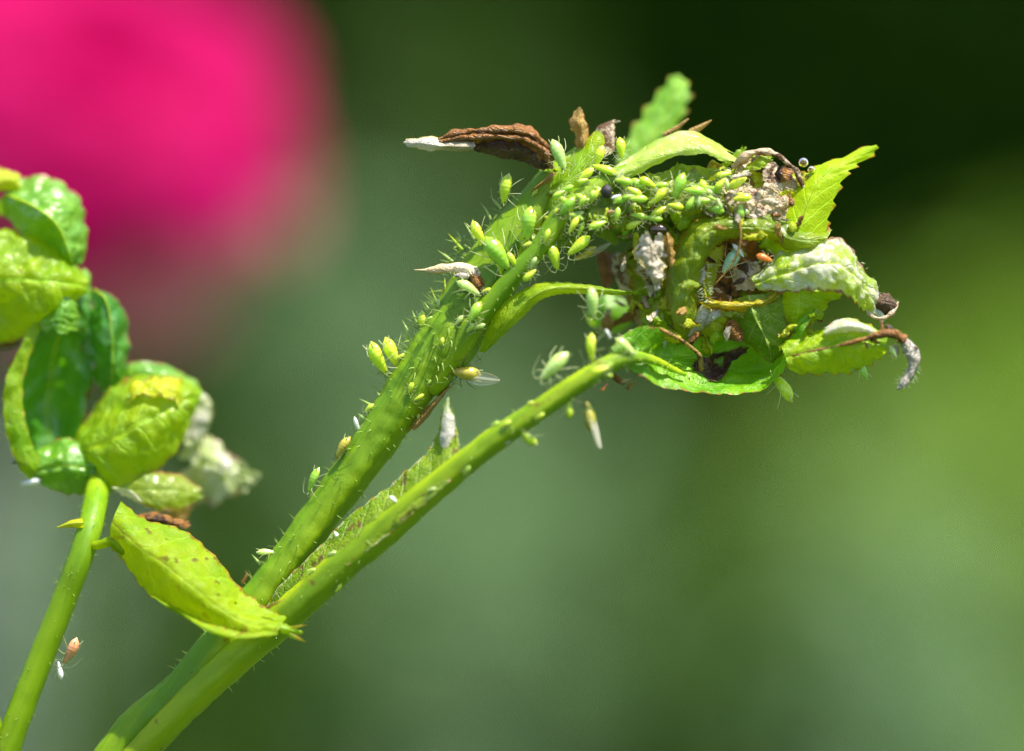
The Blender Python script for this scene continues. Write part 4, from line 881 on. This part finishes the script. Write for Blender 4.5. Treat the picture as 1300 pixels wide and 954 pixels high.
body, legs, ant, corn, eyes = aphid_meshes()
def bug_mat(name, a, b, sss=0.55, rough=0.28):
    m_ = flesh_mat(name, a, b, 3.0, rough, sss, (0.16,) * 3, bump=0.25, spec=0.6, fine=14.0)
    B_ = NB(m_.node_tree)
    pr_ = [n for n in m_.node_tree.nodes if n.type == 'BSDF_PRINCIPLED'][0]
    src = pr_.inputs['Base Color'].links[0].from_socket
    rnd_ = B_.n('ShaderNodeObjectInfo').outputs['Random']
    B_.link(B_.mix(B_.math('MULTIPLY', rnd_, 0.75), src, (a[0] * 0.62, a[1] * 0.74, a[2] * 0.8)), pr_.inputs['Base Color'])
    return m_
BUG = {'yellow': bug_mat('aphid_yellow_green', (0.46, 0.60, 0.02), (0.58, 0.68, 0.05)),
       'green': bug_mat('aphid_green', (0.26, 0.46, 0.03), (0.40, 0.58, 0.06)),
       'pale': bug_mat('aphid_pale', (0.34, 0.48, 0.12), (0.46, 0.57, 0.22)),
       'tan': bug_mat('aphid_tan', (0.36, 0.32, 0.03), (0.30, 0.22, 0.03)),
       'dark': bug_mat('aphid_dark', (0.03, 0.05, 0.01), (0.08, 0.10, 0.02), 0.1),
       'pink': bug_mat('aphid_pink', (0.55, 0.22, 0.12), (0.62, 0.34, 0.22)),
       'orange': bug_mat('aphid_orange', (0.62, 0.13, 0.02), (0.70, 0.20, 0.04)),
       'teal': bug_mat('aphid_blue_green', (0.24, 0.42, 0.28), (0.38, 0.54, 0.40)),
       'white': bug_mat('cast_skin_white', (0.70, 0.66, 0.60), (0.80, 0.78, 0.72), 0.3, 0.4)}
LEGM = sheer_mat('aphid_leg_pale', (0.52, 0.56, 0.30), 0.4, 0.3)
LEGD = sheer_mat('aphid_leg_dark', (0.05, 0.05, 0.02), 0.1, 0.4)
EYE = sheer_mat('aphid_eye', (0.02, 0.006, 0.004), 0.0, 0.2)
body_me = {k: raw_mesh('body', body, m_) for k, m_ in BUG.items()}
leg_me = [raw_mesh('leg', l, LEGM) for l in legs]; leg_dk = [raw_mesh('leg', l, LEGD) for l in legs]
ant_me = [raw_mesh('antenna', l, LEGM) for l in ant]; ant_dk = [raw_mesh('antenna', l, LEGD) for l in ant]
corn_me = [raw_mesh('cornicle', l, LEGM) for l in corn]
eye_me = [raw_mesh('eye', l, EYE) for l in eyes]

def wing_mesh():
    n, w = 14, 8
    V = []
    for i in range(n):
        t = i / (n - 1)
        for j in range(w):
            u = j / (w - 1) - 0.35
            V.append((0.18 - 1.25 * t, 0.04 + u * 0.42 * math.sin(math.pi * min(1, t * 0.9 + 0.07)) ** 0.7, 0.16 + 0.10 * t + 0.04 * math.sin(u * 9)))
    return V, grid_faces(n, w)
WING = sheer_mat('wing_clear', (0.62, 0.60, 0.50), 0.4, 0.12, 0.42)
VEINM = sheer_mat('wing_vein', (0.25, 0.22, 0.12), 0.2, 0.4)
wing_me = raw_mesh('wing', wing_mesh(), WING)

def limb_simple(pts, r):
    L = catmull(np.array(pts, float), 10); T = np.gradient(L, axis=0); T /= np.linalg.norm(T, axis=1, keepdims=True); v = []
    for i in range(10):
        a = np.cross(T[i], [0.31, 0.2, 0.93]); a /= np.linalg.norm(a); b = np.cross(a, T[i])
        for k in range(4): v.append(tuple(L[i] + r * (math.cos(k * 1.5708) * a + math.sin(k * 1.5708) * b)))
    return v, grid_faces(10, 4, True)
vein_me = raw_mesh('wing_vein', limb_simple([(0.18, -0.02, 0.16), (-0.3, -0.12, 0.2), (-0.8, -0.10, 0.23), (-1.05, 0.02, 0.26)], 0.008), VEINM)

def child(name, me, parent):
    o = bpy.data.objects.new(name, me); C.objects.link(o); o.parent = parent
    return o

def aphid(x, y, d, L, ang, dors, col, label, name='aphid', cat='aphid', group='aphids feeding on the rose shoot', detail=3, fat=1.0):
    """ang: where the head points in the picture plane; dors: (right, up, towards lens) of the back"""
    a = math.radians(ang)
    hx = Vector((math.cos(a), random.uniform(-0.12, 0.12), math.sin(a))).normalized()
    dz = Vector((dors[0], -dors[2], dors[1]))
    hy = dz.cross(hx).normalized(); hz = hx.cross(hy)
    k = L * S * 1.0
    fat *= random.uniform(0.74, 0.98)
    root = empty(name, P(x, y, d), label, cat, group)
    Mx = Matrix((hx, hy * fat, hz * fat)).transposed()
    root.matrix_basis = Matrix.Translation(Vector(P(x, y, d))) @ Mx.to_4x4() @ Matrix.Scale(k, 4)
    child('body', body_me[col], root)
    dk = col in ('dark', 'tan')
    if detail >= 1:
        for l in (leg_dk if dk else leg_me): child('leg', l, root)
        for l in (ant_dk if dk else ant_me): child('antenna', l, root)
    if detail >= 2:
        for l in corn_me: child('cornicle', l, root)
        for l in eye_me: child('eye', l, root)
    return root

UL = (-0.75, 0.55, 0.45); UR = (0.6, 0.5, 0.6); TC = (0.1, 0.35, 1.0); DN = (0.3, -0.9, 0.4); LF = (-0.9, 0.2, 0.5)
APH = [
 (643, 240, -8, 40, -100, (-0.7, 0.2, 0.7), 'yellow', 'yellow-green aphid with splayed legs standing off the stem below the brown withered leaf'),
 (709, 197, -24, 44, -68, (0.2, 0.4, 1), 'pale', 'pale slender aphid at the root of the brown withered leaf'),
 (608, 296, -16, 36, -62, UL, 'yellow', 'small yellow aphid head to tail above a longer green aphid in the fork'),
 (631, 322, -34, 52, -55, (-0.2, 0.5, 1), 'green', 'long green aphid in the fork of the stem, above the pale thorn-like bract'),
 (672, 284, -34, 44, -95, (-0.4, 0.2, 1), 'green', 'green aphid on the upper stem just under the brown pointed stipule'),
 (538, 409, -10, 30, -82, UL, 'yellow', 'lone upright aphid on the stem edge between prickles, below the thorn-like bract'),
 (481, 454, -8, 46, -64, UL, 'yellow', 'lower of two plump aphids side by side on the stem edge'),
 (498, 448, -4, 44, -66, (-0.5, 0.6, 0.6), 'yellow', 'upper of two plump aphids side by side on the stem edge'),
 (594, 366, -36, 34, -30, (0.2, 0.8, 0.7), 'pale', 'pale aphid tucked under the thorn-like bract'),
 (436, 569, -20, 34, -122, UL, 'tan', 'tan-brown aphid lying along the main stem below the pinkish cast skin'),
 (399, 610, -12, 36, -112, UL, 'green', 'green aphid with dark thin feelers low on the main stem'),
 (338, 702, -10, 26, 0, (0, 1, 0.5), 'pale', 'tiny pale nymph at the lower stem edge above the drooping leaf'),
 (704, 465, -88, 50, -135, (0.4, 0.7, 0.5), 'pale', 'pale green aphid sitting on top of the lower leaf stalk'),
 (752, 441, -88, 36, -88, LF, 'yellow', 'blurred yellow-green aphid upright near the top end of the lower leaf stalk'),
 (793, 440, -88, 32, -40, (0.5, 0.8, 0.5), 'pale', 'pale aphid where the boat-shaped leaf meets its stalk'),
 (762, 470, -106, 24, 20, TC, 'yellow', 'small yellow nymph on the face of the lower leaf stalk'),
 (671, 555, -88, 30, 140, DN, 'yellow', 'yellow aphid with a shiny tail hanging under the lower leaf stalk'),
 (722, 520, -88, 24, 95, DN, 'yellow', 'tiny yellow nymph hanging under the lower leaf stalk beside the winged aphid'),
 (992, 492, -8, 46, 125, (0.7, 0.3, 0.6), 'yellow', 'plump yellow aphid hanging below the boat-shaped leaf'),
 (1092, 468, -36, 34, 120, (0.7, 0.2, 0.5), 'green', 'green aphid under the lower end leaf near the grey drooping tip'),
 (760, 199, -22, 30, -110, TC, 'yellow', 'bright yellow aphid beside the grey dried flap'),
 (788, 188, -6, 28, -85, TC, 'yellow', 'yellow aphid standing behind the start of the rolled pale leaf'),
 (768, 216, -28, 34, 160, (0, 0.6, 1), 'yellow', 'yellow aphid lying flat below the grey dried flap'),
 (744, 222, -34, 26, -140, TC, 'yellow', 'small yellow nymph on the narrow green sheath'),
 (862, 236, -44, 36, -112, TC, 'green', 'green aphid tilted upright under the rolled pale leaf'),
 (882, 243, -42, 30, 175, TC, 'green', 'green aphid lying flat beside an upright one under the rolled pale leaf'),
 (906, 241, -36, 26, 165, TC, 'green', 'green nymph between two flat ones under the rolled pale leaf'),
 (936, 233, -32, 28, 30, TC, 'yellow', 'yellow nymph at the edge of the crumpled dried leaf'),
 (918, 222, -34, 22, 10, TC, 'yellow', 'little yellow nymph close under the end of the rolled leaf'),
 (735, 312, -36, 38, -140, (0.2, 0.2, 1), 'yellow', 'yellow aphid at the shaded underside of the fork, beside a clear wing'),
 (703, 326, -34, 36, -75, (0.3, 0.1, 1), 'yellow', 'yellow aphid below the fork, between stalk and pointed leaflet'),
 (672, 350, -50, 22, 40, TC, 'yellow', 'small yellow nymph on the slim front stalk'),
 (739, 256, -46, 18, -120, TC, 'green', 'tiny round green nymph on the shaded stalk, lower of two'),
 (752, 250, -44, 18, -100, TC, 'green', 'tiny round green nymph on the shaded stalk, upper of two'),
 (838, 268, -36, 26, 25, TC, 'yellow', 'yellow nymph above the dark honeydew drop'),
 (812, 275, -34, 24, 170, TC, 'green', 'green nymph between the pink nymph and the dark honeydew drop'),
 (720, 262, -48, 30, -130, TC, 'green', 'green aphid at the fork of the slim front stalk'),
 (790, 254, -40, 26, 10, TC, 'green', 'green nymph just beside the black speck'),
 (928, 332, -20, 36, -125, (0.2, 0.5, 1), 'teal', 'blue-green aphid inside the brown hollow'),
 (970, 328, -44, 22, -20, TC, 'orange', 'orange-red nymph on the rim of the brown hollow'),
 (776, 269, -40, 12, 10, TC, 'pink', 'tiny pink round nymph below the black speck'),
 (89, 826, -10, 38, -118, (0.8, 0.3, 0.5), 'pink', 'salmon-pink aphid beside the lower part of the edge shoot'),
 (26, 586, 52, 22, 200, (-0.3, 0.6, 0.7), 'dark', 'dark aphid with long feelers on the rim of the cupped glossy leaf'),
 (603, 396, -48, 30, -120, TC, 'green', 'green aphid flat on the main stem under the fork'),
 (650, 330, -44, 22, -60, TC, 'yellow', 'small yellow nymph beside the long green aphid in the fork'),
 (752, 384, -62, 40, -85, (0.2, 0.2, 1), 'pale', 'blurred pale aphid behind the tip of the pointed leaflet'),
 (564, 556, -51, 20, -60, TC, 'pale', 'small pale nymph beside the pale stipule tip'),
 (1134, 447, -52, 18, -60, TC, 'pale', 'small pale nymph tucked inside the bend of the grey drooping tip'),
 (1004, 462, -8, 20, 10, TC, 'tan', 'small brown nymph above the plump hanging yellow aphid'),
 (806, 244, -42, 22, 150, TC, 'yellow', 'yellow nymph right of the white cast skin beside the black speck'),
 (822, 232, -40, 24, -30, TC, 'yellow', 'yellow nymph just below the lip of the rolled pale leaf'),
 (758, 286, -44, 26, 20, TC, 'green', 'green nymph low on the shaded stalk, below the pink nymph'),
 (728, 286, -50, 24, -120, TC, 'yellow', 'yellow nymph on the shaded stalk above the two yellow aphids of the fork'),
 (858, 262, -44, 22, 170, TC, 'yellow', 'yellow nymph under the upright green aphid below the rolled leaf'),
 (694, 300, -50, 20, -110, TC, 'yellow', 'small yellow nymph on the green sheath above the fork'),
]
for a_ in APH:
    L_ = a_[3]
    aphid(*a_, detail=3 if L_ >= 26 else 1)

tiny = ['tiny nymph among the hairs of the thick main stem', 'tiny nymph on the upper stem behind the slim front stalk', 'tiny nymph clinging to the slim front stalk', 'tiny nymph clinging to the long lower leaf stalk']
for k_ in range(46):
    pts_ = (main_pts[7:], up_pts, front_pts, sec_pts[3:-2])[k_ % 4]
    A_ = catmull(np.array(pts_, float), 60); i_ = random.randrange(4, 56)
    T_ = A_[min(59, i_ + 1)] - A_[i_ - 1]; T_ = T_[:2] / np.linalg.norm(T_[:2])
    th_ = random.choice((-1.25, -1.0, -0.5, 0.0, 0.5, 1.0, 1.25)); w_ = math.sin(th_); c_ = math.cos(th_)
    nx, ny = -T_[1] * w_, T_[0] * w_
    L_ = random.uniform(9, 17); r_ = A_[i_, 3] + L_ * 0.12
    aphid(A_[i_, 0] + nx * r_, A_[i_, 1] + ny * r_, A_[i_, 2] - c_ * r_, L_, math.degrees(math.atan2(T_[1], -T_[0])) + random.uniform(-35, 35), (nx, -ny, c_ + 0.15), random.choice(('yellow', 'yellow', 'green', 'pale')), tiny[k_ % 4] + (', towards its tip' if i_ > 30 else ', towards its foot'), group='tiny nymphs on the stems', detail=1)

def crowd_of(x):
    c = random.choice(('yellow', 'green', 'green', 'pale', 'green'))
    where = 'beside the black speck' if x < 790 else ('above the dark honeydew drop' if x < 870 else 'next to the crumpled dried leaf')
    return c, 'small %s nymph crowded on the shaded stalk %s' % (c, where)
for k_ in range(44):
    x_ = random.uniform(700, 950); y_ = 262 + random.uniform(-34, 34) * (1 - (x_ - 700) / 600) - (x_ - 700) * 0.04
    aphid(x_, y_, -40 - random.uniform(0, 8) + abs(y_ - 258) * 0.3, random.uniform(13, 26), random.uniform(0, 360), (random.uniform(-0.3, 0.3), random.uniform(0, 0.5), 1), *crowd_of(x_), group='nymphs crowding the shaded stalk', detail=1)

# winged adults
for (x, y, d, L, ang, dors, col, label, sides) in [
    (592, 474, -20, 40, 172, (0.1, -0.15, 1.0), 'tan', 'winged aphid with clear rounded wings under the main stem', (1,)),
    (746, 528, -88, 40, 100, (0.9, 0.1, 0.4), 'tan', 'brown winged aphid hanging with long clear wings under the lower leaf stalk', (1, -1)),
    (742, 322, -20, 34, -150, (0.6, -0.4, 0.7), 'tan', 'winged aphid with a clear wing sticking out behind the yellow aphids of the fork', (1,))]:
    r = aphid(x, y, d, L, ang, dors, col, label, name='winged_aphid', group='winged aphids on the rose shoot')
    for s in sides:
        w = child('wing', wing_me, r); w.scale = (1, s, 1)
        v_ = child('wing_vein', vein_me, w)

# cast skins
for (x, y, d, L, ang, dors, label) in [
    (454, 540, -10, 24, -70, UL, 'pinkish white cast skin stuck to the main stem edge'),
    (431, 686, -40, 26, -60, TC, 'white sliver of cast skin between the two stems'),
    (782, 250, -50, 14, 20, TC, 'white cast skin beside the black speck'),
    (645, 560, -88, 16, 30, TC, 'white cast skin on top of the lower leaf stalk'),
    (500, 635, -70, 16, -40, TC, 'pale cast skin on the winged stipule'),
    (772, 424, -88, 14, -60, TC, 'white cast skin between blurred aphids on the lower leaf stalk'),
    (40, 612, 62, 26, 190, TC, 'dull whitish cast skin under the cupped glossy leaf'),
    (76, 852, -10, 24, 100, TC, 'pale cast skin at the foot of the edge shoot'),
    (937, 318, -28, 22, -50, TC, 'white cast skin with spread legs inside the brown hollow')]:
    aphid(x, y, d, L, ang, dors, 'white', label, name='cast_skin', cat='cast skin', group='cast aphid skins', detail=1 if L > 12 else 0, fat=0.7)

# ------------------------------------------------------------------ drops and specks
def drop(x, y, d, r, mat, label, name, cat, sq=(1, 1, 1), bump=0.0, group=None):
    V = []
    for i in range(13):
        for j in range(18):
            p_, t_ = math.pi * i / 12, 2 * math.pi * j / 18
            v = Vector((math.sin(p_) * math.cos(t_) * sq[0], math.sin(p_) * math.sin(t_) * sq[1], math.cos(p_) * sq[2] * (1.0 if p_ < 1.57 else 0.85)))
            v *= 1 + bump * noise.noise(v * 2.3 + Vector((x, y, 0)))
            V.append(np.array(v) * r * S + P(x, y, d))
    o = mesh_obj(name, V - P(x, y, d), grid_faces(13, 18, True), mat)
    o.location = Vector(P(x, y, d))
    return tag(o, label, cat, group)
m, nt, out = new_mat('honeydew')
B = NB(nt); pr = B.n('ShaderNodeBsdfPrincipled')
pr.inputs['Base Color'].default_value = (0.75, 0.52, 0.18, 1); pr.inputs['Roughness'].default_value = 0.05
pr.inputs['Transmission Weight'].default_value = 0.9; pr.inputs['IOR'].default_value = 1.38
B.link(pr.outputs[0], out.inputs[0]); DEW = m
DEWD = flesh_mat('honeydew_dark_reflect', (0.012, 0.008, 0.004), (0.03, 0.018, 0.008), 5.0, 0.08, 0, bump=0.05, spec=0.8)  # near-black colour paints the dark surroundings mirrored in the drop
m, nt, out = new_mat('speck_black')
B = NB(nt); pr = B.n('ShaderNodeBsdfPrincipled'); co = B.obj()
B.link(B.mix(B.noise(30, 3, 0.5, co), (0.004, 0.004, 0.005), (0.014, 0.012, 0.012)), pr.inputs['Base Color']); pr.inputs['Roughness'].default_value = 0.6
bp = B.n('ShaderNodeBump'); bp.inputs['Distance'].default_value = 0.01; B.link(B.noise(50, 3, 0.6, co), bp.inputs['Height']); B.link(bp.outputs[0], pr.inputs['Normal'])
B.link(pr.outputs[0], out.inputs[0]); SPECK_BLACK = m
drop(1020, 207, -4, 6.5, DEW, 'larger of two amber honeydew drops beside the bright toothed leaf', 'honeydew_drop', 'drop', group='honeydew drops')
drop(1030, 216, -6, 5.0, DEW, 'smaller of two amber honeydew drops beside the bright toothed leaf', 'honeydew_drop', 'drop', group='honeydew drops')
drop(836, 292, -34, 10, DEWD, 'large dark glinting honeydew drop under the shaded stalk', 'honeydew_drop', 'drop', (1.3, 0.9, 0.8), group='honeydew drops')
drop(770, 244, -46, 8.5, SPECK_BLACK, 'black oval speck on the shaded stalk', 'black_speck', 'black_speck', (0.85, 0.8, 1.1), 0.15)  # small black ellipsoid at the dark spot on the stalk
